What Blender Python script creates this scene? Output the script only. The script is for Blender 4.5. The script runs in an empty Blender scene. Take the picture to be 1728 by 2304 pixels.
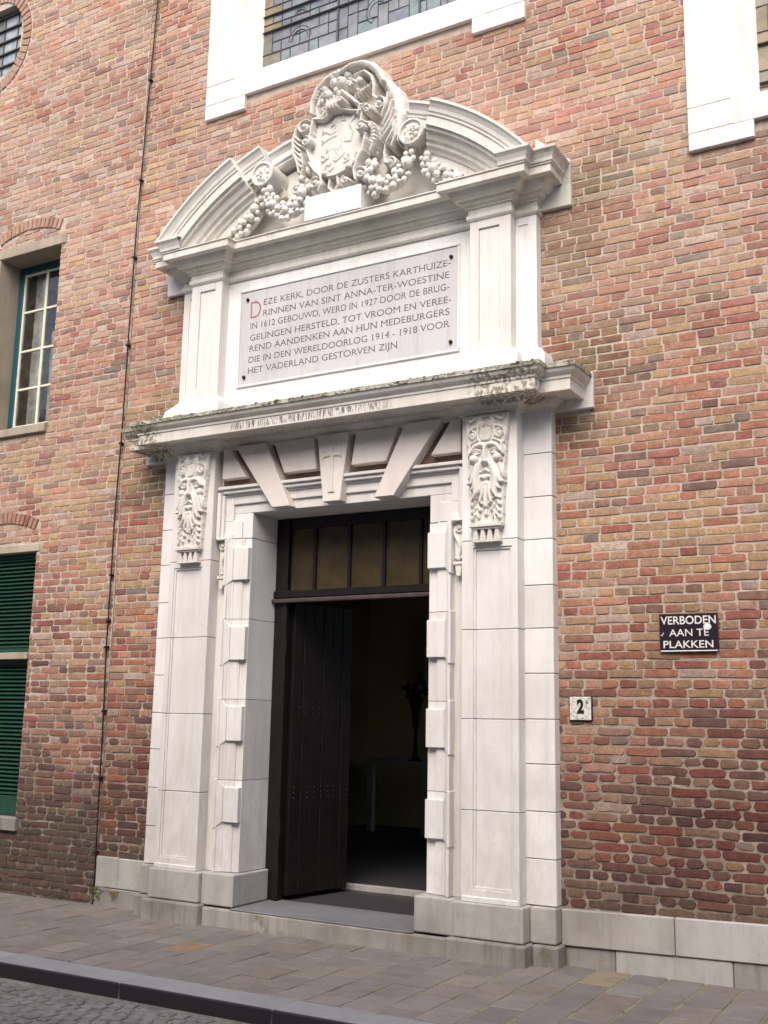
import bpy, bmesh, math, random
import numpy as np
from mathutils import Vector, Matrix, noise

R = math.radians
scn = bpy.context.scene
COL = scn.collection
random.seed(7)

# ---------------------------------------------------------------- camera
cam = bpy.data.cameras.new('camera'); camo = bpy.data.objects.new('camera', cam); COL.objects.link(camo)
cam.sensor_fit = 'VERTICAL'; cam.sensor_height = 36; cam.lens = 37.733
cam.clip_start = .05; cam.clip_end = 400
CAM = Vector((4.2537, -6.7563, 1.5091))
FW = Vector((-0.49067, 0.85085, 0.18788)); RT = Vector((0.86782, 0.49656, 0.01768)); UP = Vector((0.07825, -0.17172, 0.98203))
camo.matrix_world = Matrix(((RT.x, UP.x, -FW.x, CAM.x), (RT.y, UP.y, -FW.y, CAM.y), (RT.z, UP.z, -FW.z, CAM.z), (0, 0, 0, 1)))
scn.camera = camo

# ---------------------------------------------------------------- light
SUN_EL, SUN_AZ = R(48), R(168)          # bright overcast, light from above the street
w = bpy.data.worlds.new('World'); scn.world = w; w.use_nodes = True
nt = w.node_tree; bg = nt.nodes['Background']
sky = nt.nodes.new('ShaderNodeTexSky'); sky.sky_type = 'NISHITA'; sky.sun_disc = False
sky.sun_elevation = SUN_EL; sky.sun_rotation = SUN_AZ; sky.air_density = 1.0; sky.dust_density = 5.0; sky.ozone_density = 1.0
nt.links.new(sky.outputs[0], bg.inputs[0]); bg.inputs[1].default_value = .15
sun = bpy.data.lights.new('sun', 'SUN'); suno = bpy.data.objects.new('sun', sun); COL.objects.link(suno)
sun.energy = 1.0; sun.angle = R(45); sun.color = (1, .99, .985)
sd = Vector((math.sin(SUN_AZ) * math.cos(SUN_EL), math.cos(SUN_AZ) * math.cos(SUN_EL), math.sin(SUN_EL)))
suno.rotation_euler = sd.to_track_quat('Z', 'Y').to_euler()
vs = scn.view_settings
vs.view_transform = 'Standard'; vs.look = 'None'; vs.gamma = 1; vs.exposure = 0.84; vs.use_curve_mapping = False
scn.render.engine = 'CYCLES'

# ---------------------------------------------------------------- helpers
def tag(o, label=None, cat=None, group=None, kind=None):
    if label: o['label'] = label
    if cat: o['category'] = cat
    if group: o['group'] = group
    if kind: o['kind'] = kind
    return o
def empty(name, loc=(0, 0, 0)):
    o = bpy.data.objects.new(name, None); o.location = loc; o.empty_display_size = .1; COL.objects.link(o); return o
def obj(name, v, f, mat, parent=None, smooth=False, bevel=0, kind=None, mi=None, cols=None, seg=1, ang=40):
    me = bpy.data.meshes.new(name); me.from_pydata([tuple(p) for p in v], [], f)
    for m in (mat if isinstance(mat, (list, tuple)) else [mat]): me.materials.append(m)
    if mi: me.polygons.foreach_set('material_index', mi)
    if smooth: me.polygons.foreach_set('use_smooth', [True] * len(f))
    if cols is not None:
        ca = me.color_attributes.new('tone', 'FLOAT_COLOR', 'POINT')
        ca.data.foreach_set('color', np.asarray(cols, dtype=np.float32).ravel())
    me.update()
    o = bpy.data.objects.new(name, me); COL.objects.link(o)
    if parent:
        o.parent = parent
        l = parent.location; p = parent.parent
        off = Vector(l)
        while p: off += p.location; p = p.parent
        if off.length > 0: o.location = -off
    if bevel:
        b = o.modifiers.new('edge', 'BEVEL'); b.width = bevel; b.segments = seg; b.limit_method = 'ANGLE'; b.angle_limit = R(ang)
    if kind: o['kind'] = kind
    return o
class MB:
    def __init__(s): s.v = []; s.f = []; s.mi = []; s.c = []
    def add(s, v, f, mi=0, c=None):
        n = len(s.v); s.v += list(v); s.f += [tuple(i + n for i in q) for q in f]; s.mi += [mi] * len(f)
        if c is not None: s.c += [c] * len(v)
        return s
    def box(s, x0, x1, y0, y1, z0, z1, mi=0, c=None):
        if x0 > x1: x0, x1 = x1, x0
        if y0 > y1: y0, y1 = y1, y0
        v = [(x0, y0, z0), (x1, y0, z0), (x1, y1, z0), (x0, y1, z0), (x0, y0, z1), (x1, y0, z1), (x1, y1, z1), (x0, y1, z1)]
        return s.add(v, [(0, 3, 2, 1), (4, 5, 6, 7), (0, 1, 5, 4), (1, 2, 6, 5), (2, 3, 7, 6), (3, 0, 4, 7)], mi, c)
    def prism(s, poly, y0, y1, mi=0, inset=0):
        """polygon in XZ (counter-clockwise seen from -Y), front face at y0, back at y1"""
        n = len(poly); a = sum(poly[i][0] * poly[(i + 1) % n][1] - poly[(i + 1) % n][0] * poly[i][1] for i in range(n))
        if a < 0: poly = poly[::-1]
        v = [(x, y0, z) for x, z in poly] + [(x, y1, z) for x, z in poly]
        f = [tuple(range(n)), tuple(range(2 * n - 1, n - 1, -1))] + [(i, i + n, (i + 1) % n + n, (i + 1) % n) for i in range(n)]
        return s.add(v, f, mi)
    def tube(s, pts, r, n=6, mi=0, flat=1.0):
        pts = [Vector(p) for p in pts]; rs = r if isinstance(r, (list, tuple)) else [r] * len(pts)
        v = []; f = []
        for i, p in enumerate(pts):
            d = (pts[min(i + 1, len(pts) - 1)] - pts[max(i - 1, 0)]).normalized()
            a = Vector((0, 1, 0)) if abs(d.y) < .9 else Vector((1, 0, 0))
            b = d.cross(a).normalized(); a = b.cross(d).normalized()
            for k in range(n):
                t = 2 * math.pi * k / n
                v.append(p + (b * math.cos(t) + a * math.sin(t) * flat) * rs[i])
        for i in range(len(pts) - 1):
            for k in range(n):
                f.append((i * n + k, i * n + (k + 1) % n, (i + 1) * n + (k + 1) % n, (i + 1) * n + k))
        f.append(tuple(range(n))[::-1]); f.append(tuple(range((len(pts) - 1) * n, len(pts) * n)))
        return s.add(v, f, mi)
    def ball(s, c, r, nu=10, nv=7, sq=(1, 1, 1), dimple=0):
        v = [(c[0], c[1], c[2] + r * sq[2])]; f = []
        for j in range(1, nv):
            ph = math.pi * j / nv
            for i in range(nu):
                t = 2 * math.pi * i / nu
                v.append((c[0] + r * sq[0] * math.sin(ph) * math.cos(t), c[1] + r * sq[1] * math.sin(ph) * math.sin(t), c[2] + r * sq[2] * math.cos(ph)))
        v.append((c[0], c[1], c[2] - r * sq[2]))
        for i in range(nu): f.append((0, 1 + i, 1 + (i + 1) % nu))
        for j in range(nv - 2):
            for i in range(nu):
                a = 1 + j * nu; f.append((a + i, a + nu + i, a + nu + (i + 1) % nu, a + (i + 1) % nu))
        a = 1 + (nv - 2) * nu
        for i in range(nu): f.append((a + i, len(v) - 1, a + (i + 1) % nu))
        return s.add(v, f)
    def build(s, name, mat, parent=None, **k):
        return obj(name, s.v, s.f, mat, parent, mi=s.mi if isinstance(mat, (list, tuple)) else None, cols=s.c or None, **k)
def bx(name, x0, x1, y0, y1, z0, z1, mat, parent=None, bevel=.004, **k):
    return MB().box(x0, x1, y0, y1, z0, z1).build(name, mat, parent, bevel=bevel, **k)
def sweep(plan, prof, base_z=0):
    """moulding: plan polyline (x,y) left to right, outward normal towards -Y; prof list of (outreach, z)"""
    P = [Vector((a, b)) for a, b in plan]; N = []
    for i in range(len(P) - 1):
        d = (P[i + 1] - P[i]).normalized(); N.append(Vector((d.y, -d.x)))
    v = []; f = []; m = len(prof)
    for i, p in enumerate(P):
        if i == 0: o = N[0]
        elif i == len(P) - 1: o = N[-1]
        else:
            o = N[i - 1] + N[i]; o = o / (o.dot(N[i]))
        for h, z in prof: q = p + o * h; v.append((q.x, q.y, z + base_z))
    for i in range(len(P) - 1):
        for j in range(m - 1):
            a = i * m + j; f.append((a, a + m, a + m + 1, a + 1))
    return v, f
def smooth_prof(p, k=4):
    return p
# materials ------------------------------------------------------
def nodes(name):
    m = bpy.data.materials.new(name); m.use_nodes = True; t = m.node_tree; return m, t, t.nodes['Principled BSDF']
class N:
    def __init__(s, t): s.t = t
    def n(s, typ, **k):
        x = s.t.nodes.new(typ)
        for a, b in k.items(): setattr(x, a, b)
        return x
    def l(s, a, b): s.t.links.new(a, b)
    def pos(s, scale=(1, 1, 1), off=(0, 0, 0)):
        g = s.n('ShaderNodeNewGeometry'); m = s.n('ShaderNodeMapping'); m.inputs['Scale'].default_value = scale; m.inputs['Location'].default_value = off
        s.l(g.outputs['Position'], m.inputs[0]); return m.outputs[0]
    def noise(s, scale, detail=4, rough=.6, vec=None, dist=0):
        x = s.n('ShaderNodeTexNoise'); x.inputs['Scale'].default_value = scale; x.inputs['Detail'].default_value = detail; x.inputs['Roughness'].default_value = rough; x.inputs['Distortion'].default_value = dist
        s.l(vec if vec is not None else s.pos(), x.inputs['Vector']); return x.outputs['Fac']
    def ramp(s, fac, lo, hi, a=0., b=1.):
        x = s.n('ShaderNodeMapRange'); x.inputs[1].default_value = lo; x.inputs[2].default_value = hi; x.inputs[3].default_value = a; x.inputs[4].default_value = b
        s.l(fac, x.inputs[0]); return x.outputs[0]
    def mul(s, a, b, op='MULTIPLY'):
        x = s.n('ShaderNodeMath', operation=op)
        for i, q in enumerate((a, b)):
            if isinstance(q, (int, float)): x.inputs[i].default_value = q
            else: s.l(q, x.inputs[i])
        return x.outputs[0]
    def mix(s, fac, a, b, blend='MIX'):
        x = s.n('ShaderNodeMix', data_type='RGBA', blend_type=blend)
        if isinstance(fac, (int, float)): x.inputs[0].default_value = fac
        else: s.l(fac, x.inputs[0])
        for i, q in ((6, a), (7, b)):
            if isinstance(q, (tuple, list)): x.inputs[i].default_value = (*q, 1)
            else: s.l(q, x.inputs[i])
        return x.outputs[2]
    def sep(s):
        g = s.n('ShaderNodeNewGeometry'); x = s.n('ShaderNodeSeparateXYZ'); s.l(g.outputs['Position'], x.inputs[0]); return x.outputs
    def bump(s, h, strength, dist, bsdf):
        b = s.n('ShaderNodeBump'); b.inputs['Strength'].default_value = strength; b.inputs['Distance'].default_value = dist
        s.l(h, b.inputs['Height']); s.l(b.outputs[0], bsdf.inputs['Normal'])
def stone(name, base, dark, grime=.5, streak=.3, speck=.25, bump=.25, special=None, rough=.8):
    m, t, b = nodes(name); k = N(t)
    big = k.ramp(k.noise(1.7, 5, .65), .42, .72)
    st = k.ramp(k.noise(5, 5, .7, k.pos((2.6, 2.6, .22))), .47, .72)
    sp = k.ramp(k.noise(60, 3, .7), .62, .74)
    c = k.mix(k.mul(big, grime), base, dark)
    c = k.mix(k.mul(st, streak), c, tuple(x * .72 for x in dark))
    c = k.mix(k.mul(sp, speck), c, tuple(x * .45 for x in dark))
    oi = k.n('ShaderNodeObjectInfo'); c = k.mix(1.0, c, k.mix(oi.outputs['Random'], (.90, .885, .86), (1.03, 1.03, 1.03)), 'MULTIPLY')
    if special: c = special(k, c)
    k.l(c, b.inputs['Base Color']); b.inputs['Roughness'].default_value = rough
    b.inputs['Specular IOR Level'].default_value = .25
    hh = k.mul(k.mul(k.noise(140, 3, .7), .5), k.noise(18, 4, .6), 'ADD')
    k.bump(hh, bump, .004, b); return m
def lichen_on(x0, x1, z0, z1, col, scale=(60, 60, 14), lo=.5, hi=.6, am=1.):
    def fn(k, c):
        s = k.sep(); a = k.ramp(s[0], x0, x0 + .12); bb = k.ramp(s[0], x1 - .12, x1, 1, 0)
        d = k.mul(k.ramp(s[2], z0, z0 + .012), k.ramp(s[2], z1 - .012, z1, 1, 0))
        nz = k.ramp(k.noise(1, 3, .6, k.pos(scale)), lo, hi)
        return k.mix(k.mul(k.mul(k.mul(a, bb), k.mul(d, nz)), am), c, col)
    return fn
def chain(*fs):
    def fn(k, c):
        for f in fs: c = f(k, c)
        return c
    return fn
WHITE = (.76, .745, .725); WD = (.56, .53, .49)
M = {}
def lowgrime(k, c):
    s = k.sep(); g = k.mul(k.ramp(s[2], .1, 1.9, 1, 0), k.ramp(k.noise(3.2, 5, .7, k.pos((1, 1, .6))), .38, .68))
    c = k.mix(k.mul(g, .7), c, (.40, .38, .355))
    g2 = k.mul(k.ramp(s[2], .2, 2.6, 1, 0), k.ramp(k.noise(9, 5, .75, k.pos((1, 1, .3), (4, 0, 0))), .44, .74)); return k.mix(k.mul(g2, .45), c, (.40, .37, .34))
M['stone'] = stone('white_limestone', WHITE, WD, .45, .28, .3, special=lowgrime)
M['stone_up'] = stone('pale_painted_stone', (.79, .78, .765), (.62, .59, .54), .42, .3, .2)
M['carved'] = stone('carved_stone', (.72, .70, .66), (.50, .46, .39), .6, .15, .4)
def cornice_marks(k, c):
    c = lichen_on(-.85, .66, 3.652, 3.722, (.10, .09, .085), (110, 20, 14), .5, .56, .85)(k, c)
    c = lichen_on(1.2, 1.8, 3.62, 3.80, (.17, .14, .07), (38, 38, 26), .46, .56, .8)(k, c)
    c = lichen_on(-2.0, -1.45, 3.6, 3.80, (.17, .14, .06), (34, 34, 30), .45, .55, .8)(k, c)
    c = lichen_on(1.62, 1.98, 5.24, 5.45, (.27, .24, .18), (7, 7, 7), .42, .7, .75)(k, c)
    c = lichen_on(-1.0, .0, 5.25, 5.40, (.38, .34, .25), (14, 14, 14), .5, .7, .5)(k, c)
    return c
M['cornice'] = stone('weathered_cornice_stone', (.73, .71, .66), (.50, .46, .38), .6, .35, .3, special=cornice_marks)
M['lichen'] = stone('lichen_crust', (.36, .33, .18), (.10, .09, .06), 1.0, .5, .9, .9)
M['riser'] = stone('worn_step_stone', (.36, .345, .325), (.20, .185, .16), .9, .45, .5, special=lichen_on(-.62, -.2, -.1, .12, (.13, .12, .07), (9, 9, 6), .45, .62, .8))
def _lich():
    m, t, b = nodes('lichen_edge'); k = N(t)
    a = k.ramp(k.noise(42, 4, .7), .42, .6); c = k.mix(a, (.36, .34, .25), (.10, .092, .065))
    c = k.mix(k.ramp(k.noise(11, 3, .6), .46, .62), c, (.50, .48, .40)); k.l(c, b.inputs['Base Color']); b.inputs['Roughness'].default_value = .95
    k.bump(k.noise(70, 3, .7), .9, .01, b); return m
M['lichen'] = _lich()
M['plinth'] = stone('grey_plinth_limestone', (.44, .425, .405), (.25, .235, .21), .85, .35, .5)
M['base'] = stone('dirty_base_stone', (.30, .285, .27), (.15, .135, .115), .9, .7, .5, special=lichen_on(1.5, 1.75, -.1, .14, (.10, .10, .055), (9, 9, 9), .42, .6, .8))
M['frieze'] = stone('warm_frieze_stone', (.74, .69, .65), (.56, .48, .43), .5, .15, .15)
M['groove'] = stone('brown_groove', (.21, .15, .12), (.12, .085, .065), .5, .3, .3)
M['plaque'] = stone('plaque_limestone', (.56, .55, .555), (.44, .42, .42), .6, .35, .15, bump=.1)
M['sandstone'] = stone('brown_window_stone', (.43, .37, .29), (.24, .20, .15), .7, .4, .4)
M['bluestone'] = stone('bluestone', (.20, .205, .22), (.13, .13, .135), .7, .2, .3, .3, rough=.6)
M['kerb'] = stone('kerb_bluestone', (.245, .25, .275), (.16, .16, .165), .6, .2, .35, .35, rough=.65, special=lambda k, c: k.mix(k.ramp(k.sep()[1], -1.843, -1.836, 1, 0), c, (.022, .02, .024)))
def plain(name, col, rough=.6, metal=0, var=.25, scale=30, bump=.1, spec=.3):
    m, t, b = nodes(name); k = N(t)
    c = k.mix(k.ramp(k.noise(scale, 4, .6), .35, .7), col, tuple(x * (1 - var) for x in col)); k.l(c, b.inputs['Base Color'])
    b.inputs['Roughness'].default_value = rough; b.inputs['Metallic'].default_value = metal; b.inputs['Specular IOR Level'].default_value = spec
    k.bump(k.noise(scale * 4, 3, .6), bump, .002, b); return m
M['fill_white'] = plain('fill_bounce_white', (.72, .70, .67), .9)  # white picked so the unseen houses throw fill onto the facade
M['dirtjoint'] = plain('dark_mortar_joint', (.17, .15, .13), .95, var=.5, scale=12)
M['wood'] = plain('dark_brown_door_wood', (.013, .009, .009), .45, var=.4, scale=9)
M['rail'] = plain('worn_brown_rail', (.085, .062, .06), .5, var=.4, scale=14)
M['green'] = plain('green_shutter_paint', (.018, .066, .042), .45, var=.3, scale=20, spec=.4)
M['teal'] = plain('blue_green_frame_paint', (.012, .085, .11), .45, var=.2, scale=20, spec=.4)
M['cream'] = plain('cream_sash_paint', (.70, .69, .55), .5, var=.12)
M['iron'] = plain('dark_iron', (.03, .028, .03), .55, .6)
M['lead'] = plain('lead_came', (.09, .085, .085), .6, .3)
M['enamel'] = plain('dark_enamel', (.022, .012, .02), .3, var=.3, spec=.5)
M['enamelw'] = plain('white_enamel_letter', (.74, .72, .68), .45, var=.12, scale=80)
M['chalk'] = plain('white_spot', (.8, .8, .8), .6)
M['ink'] = plain('letter_paint', (.12, .105, .11), .8, var=.35, scale=60)
M['red'] = plain('red_letter_paint', (.40, .17, .145), .8, var=.3, scale=60)
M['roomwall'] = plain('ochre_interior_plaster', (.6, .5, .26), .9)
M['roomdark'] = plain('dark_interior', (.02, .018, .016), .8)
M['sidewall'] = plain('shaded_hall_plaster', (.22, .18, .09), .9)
M['roomin'] = plain('brown_room_wall', (.6, .5, .42), .9)
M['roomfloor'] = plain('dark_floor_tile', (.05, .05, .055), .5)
M['furn'] = plain('pale_table_paint', (.5, .46, .42), .6)
M['leaf'] = plain('weed_leaf', (.10, .13, .03), .7)
M['dry'] = plain('dry_weed', (.25, .19, .08), .8)
M['lime'] = plain('curtain_cloth', (.78, .75, .70), .9)
def glass(name, col, rough=.12, trans=0., spec=.5):
    m, t, b = nodes(name); k = N(t)
    c = k.mix(k.ramp(k.noise(9, 4, .6), .35, .7), col, tuple(x * .6 for x in col)); k.l(c, b.inputs['Base Color'])
    b.inputs['Roughness'].default_value = rough; b.inputs['Specular IOR Level'].default_value = spec
    b.inputs['Transmission Weight'].default_value = trans; k.bump(k.noise(7, 3, .5), .12, .01, b); return m
M['tglass'] = glass('amber_transom_glass', (.062, .044, .019), .4, 0, .3)
M['wglass'] = glass('window_glass', (.9, .92, .9), .02, 1., .5)
M['g_grey'] = glass('grey_leaded_glass', (.24, .25, .27), .3, 0, .35)
M['g_teal'] = glass('teal_leaded_glass', (.22, .275, .28), .3, 0, .35)
M['g_ochre'] = glass('ochre_leaded_glass', (.29, .225, .14), .3, 0, .3)
M['g_olive'] = glass('olive_leaded_glass', (.225, .22, .16), .3, 0, .3)
M['g_pale'] = glass('pale_oval_glass', (.36, .40, .43), .2, 0, .6)
M['g_blue'] = glass('slate_leaded_glass', (.20, .215, .25), .3, 0, .35)
def brickmat(name):
    m, t, b = nodes(name); k = N(t)
    a = k.n('ShaderNodeAttribute', attribute_name='tone')
    mott = k.mix(k.ramp(k.noise(16, 5, .75), .32, .68), (.70, .68, .68), (1.16, 1.14, 1.12)); c = k.mix(1.0, a.outputs['Color'], mott, 'MULTIPLY')
    mott = k.mix(k.ramp(k.noise(75, 3, .7, k.pos(off=(2, 2, 2))), .36, .64), (.78, .76, .74), (1.08, 1.08, 1.08)); c = k.mix(1.0, c, mott, 'MULTIPLY')
    sp_ = k.sep(); haze_tint = k.mul(k.ramp(sp_[2], 2.2, 6.5), k.ramp(k.noise(1.1, 5, .7, k.pos(off=(9, 0, 4))), .36, .66)); c = k.mix(k.mul(haze_tint, .5), c, (.56, .43, .355))  # painted haze: upper bricks washed paler in patches with height
    c = k.mix(k.mul(k.ramp(k.noise(34, 4, .7), .52, .72), .45), c, (.13, .09, .07))
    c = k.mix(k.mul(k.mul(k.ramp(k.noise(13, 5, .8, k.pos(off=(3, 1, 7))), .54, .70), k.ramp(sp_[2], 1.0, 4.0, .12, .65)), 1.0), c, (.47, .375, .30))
    c = k.mix(k.mul(k.ramp(k.noise(120, 2, .7), .60, .70), .6), c, (.05, .04, .035))
    k.l(c, b.inputs['Base Color']); b.inputs['Roughness'].default_value = .9; b.inputs['Specular IOR Level'].default_value = .2
    k.bump(k.mul(k.noise(70, 4, .7), k.noise(200, 2, .6), 'ADD'), .55, .006, b); return m
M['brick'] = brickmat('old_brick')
def mortarmat(name, up, low, zlo, zhi):
    m, t, b = nodes(name); k = N(t)
    s = k.sep(); wv = k.mul(k.noise(1.2, 3, .6), .9)
    z = k.mul(s[2], wv, 'ADD'); g = k.ramp(z, zlo + .45, zhi + .45)
    c = k.mix(g, low, up)
    c = k.mix(k.mul(k.ramp(k.noise(14, 4, .7), .45, .68), .5), c, tuple(x * .45 for x in up))
    c = k.mix(k.mul(k.ramp(k.noise(4, 4, .7, k.pos(off=(5, 5, 5))), .5, .7), .5), c, tuple(min(1, x * 1.3) for x in up))
    k.l(c, b.inputs['Base Color']); b.inputs['Roughness'].default_value = .95; b.inputs['Specular IOR Level'].default_value = .15
    k.bump(k.mul(k.noise(45, 4, .7), k.noise(160, 2, .6), 'ADD'), .8, .008, b); return m
M['mortar'] = mortarmat('lime_mortar', (.54, .45, .37), (.20, .16, .125), .3, 2.7)
M['mortar2'] = mortarmat('old_house_mortar', (.54, .455, .385), (.085, .075, .058), .4, 1.9)
def slabmat():
    m, t, b = nodes('paving_slab'); k = N(t)
    a = k.n('ShaderNodeAttribute', attribute_name='tone')
    c = k.mix(k.mul(k.ramp(k.noise(9, 5, .7), .4, .7), .45), a.outputs['Color'], (.22, .20, .175)); c = k.mix(k.mul(k.ramp(k.noise(2.3, 5, .75, k.pos(off=(4, 4, 0))), .44, .68), .5), c, (.095, .088, .08))
    c = k.mix(k.mul(k.ramp(k.noise(90, 3, .7), .58, .7), .5), c, (.09, .085, .08))
    k.l(c, b.inputs['Base Color']); b.inputs['Roughness'].default_value = .85; b.inputs['Specular IOR Level'].default_value = .2
    k.bump(k.mul(k.noise(120, 3, .7), k.noise(20, 3, .6), 'ADD'), .35, .004, b); return m
M['slab'] = slabmat()
def jointmat():
    m, t, b = nodes('mossy_joint_sand'); k = N(t)
    c = k.mix(k.ramp(k.noise(5, 4, .7), .38, .52), (.20, .185, .13), (.24, .24, .10)); c = k.mix(k.ramp(k.noise(40, 3, .6), .5, .65), c, (.08, .075, .055))
    k.l(c, b.inputs['Base Color']); b.inputs['Roughness'].default_value = 1; k.bump(k.noise(120, 3, .7), .8, .01, b); return m
M['joint'] = jointmat()
def roadmat():
    m, t, b = nodes('road_sand'); k = N(t)
    c = k.mix(k.ramp(k.noise(6, 4, .7), .4, .65), (.12, .115, .105), (.20, .19, .16)); k.l(c, b.inputs['Base Color']); b.inputs['Roughness'].default_value = 1
    k.bump(k.noise(120, 3, .7), .8, .01, b); return m
M['road'] = roadmat()

# ---------------------------------------------------------------- ground
def gz(x): return .006 * x
def sheet(x0, x1, y0, y1, dz, nx=2):
    v = []; f = []
    for i in range(nx + 1):
        x = x0 + (x1 - x0) * i / nx; v += [(x, y0, gz(x) + dz), (x, y1, gz(x) + dz)]
    for i in range(nx): f.append((2 * i, 2 * i + 2, 2 * i + 3, 2 * i + 1))
    return v, f
v, f = sheet(-60, 60, -80, -1.84, -.088); tag(obj('road', v, f, M['road']), kind='structure')
road = bpy.data.objects['road']
v, f = sheet(-60, 60, -1.75, .3, -.0052); pav = tag(obj('pavement', v, f, M['joint']), kind='structure')
v, f = sheet(-60, 60, .3, 80, -.02); tag(obj('ground', v, f, M['roomdark']), kind='structure')

def visible(x, y, z, mg=.03):
    d = Vector((x, y, z)) - CAM; q = d.dot(FW)
    if q < .1: return 0
    a = d.dot(RT) / q * 2414.9 / 864; b = d.dot(UP) / q * 2414.9 / 1152
    return 0 if abs(a) > 1 + mg or abs(b) > 1 + mg else 1 / q
def slabgeo(x0, x1, y0, y1, z, th, j=.004, inset=.006, tilt=.003, rnd=random):
    cx, cy = (x0 + x1) / 2, (y0 + y1) / 2; tx, ty = rnd.uniform(-tilt, tilt), rnd.uniform(-tilt, tilt)
    cs = [(x0, y0), (x1, y0), (x1, y1), (x0, y1)]; cs = [(a + rnd.uniform(-j, j), b + rnd.uniform(-j, j)) for a, b in cs]
    oz = rnd.uniform(-.002, .002)
    def zz(a, b): return z + oz + tx * (a - cx) / .2 + ty * (b - cy) / .2 + gz(a)
    v = [(a, b, zz(a, b) - th) for a, b in cs] + [(a, b, zz(a, b) - inset * .6) for a, b in cs]
    v += [(a + (inset if a < cx else -inset), b + (inset if b < cy else -inset), zz(a, b)) for a, b in cs]
    f = []
    for lv in (0, 4):
        for i in range(4): k2 = (i + 1) % 4; f.append((lv + i, lv + k2, lv + 4 + k2, lv + 4 + i))
    f.append((8, 9, 10, 11)); return v, f
slabs = []
r2 = random.Random(3)
TW = .219
for i in range(-45, 22):
    x0 = 2.158 + i * TW; st = 0 if i % 2 else .15
    for jn in range(-1, 7):
        y1 = -.03 - jn * .30 + st - .075; y0 = y1 - .30
        y0c, y1c = max(y0, -1.603), min(y1, .0)
        if y1c - y0c < .04: continue
        h = r2.random()
        col = (.150, .138, .130) if h < .5 else (.165, .130, .115) if h < .7 else (.128, .120, .120) if h < .85 else (.175, .152, .122) if h < .95 else (.19, .13, .11)
        col = tuple(.5 * c + .5 * m for c, m in zip(col, (.148, .136, .130))); s_ = r2.uniform(.98, 1.25); col = tuple(c * s_ for c in col)
        if abs(x0 + TW / 2 + .62) < .12 and abs((y0 + y1) / 2 + .88) < .15: col = (.225, .14, .085)
        if abs(x0 + TW / 2 - 2.07) < .1 and y1 > -.25: col = (.23, .18, .125)
        g_ = slabgeo(x0 + .0055, x0 + TW - .0055, y0c + .003, y1c - .003, .0, .03, rnd=r2)
        slabs.append((visible(x0, (y0 + y1) / 2, 0, .05), g_, col))
slabs.sort(key=lambda s: -s[0]); rest = MB()
for n_, (vis, (v, f), col) in enumerate(slabs):
    if n_ < 300 and vis > 0: obj('paving_slab', v, f, M['slab'], pav, cols=[(*col, 1)] * len(v))
    else: rest.add(v, f, c=(*col, 1))
rest.build('paving_slab', M['slab'], pav, kind='stuff')
kb = tag(empty('kerb', (0, -1.7, 0)), 'bluestone kerb with a dark vertical face along the pavement edge', 'kerb')
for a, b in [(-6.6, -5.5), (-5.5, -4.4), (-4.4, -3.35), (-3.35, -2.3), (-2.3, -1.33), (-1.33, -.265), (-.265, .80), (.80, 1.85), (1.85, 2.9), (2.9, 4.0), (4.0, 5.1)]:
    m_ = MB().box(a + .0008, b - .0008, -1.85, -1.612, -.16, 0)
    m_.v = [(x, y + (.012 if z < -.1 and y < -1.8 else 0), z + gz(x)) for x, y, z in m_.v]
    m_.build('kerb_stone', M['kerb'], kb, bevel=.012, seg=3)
MB().box(-6.6, 5.1, -1.835, -1.62, -.16, -.052).build('kerb_bed', M['dirtjoint'], kb)
r3 = random.Random(9); setts = []
for i in range(-75, 60):
    for jn in range(26):
        cx = i * .083 + (.04 if jn % 2 else 0) + r3.uniform(-.008, .008); cy = -1.915 - jn * .083 + .05 * math.sin(cx * 4.2) + r3.uniform(-.006, .006)
        if cy > -1.90: continue
        s_ = .034 + r3.uniform(-.003, .003); g = r3.uniform(.105, .15)
        v, f = slabgeo(cx - s_, cx + s_, cy - s_, cy + s_, -.076, .03, .006, .012, .008, r3); a = .2 * math.cos(cx * 4.2) + r3.uniform(-.08, .08)
        v = [(cx + (x - cx) * math.cos(a) - (y - cy) * math.sin(a), cy + (x - cx) * math.sin(a) + (y - cy) * math.cos(a), z) for x, y, z in v]
        setts.append((visible(cx, cy, -.09, .02), v, f, (g, g, g * 1.04)))
setts.sort(key=lambda s: -s[0]); rest = MB()
for n_, (vis, v, f, c) in enumerate(setts):
    if n_ < 300 and vis > 0: obj('sett', v, f, M['slab'], road, cols=[(*c, 1)] * len(v))
    else: rest.add(v, f, c=(*c, 1))
rest.build('sett', M['slab'], road, kind='stuff')

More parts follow.
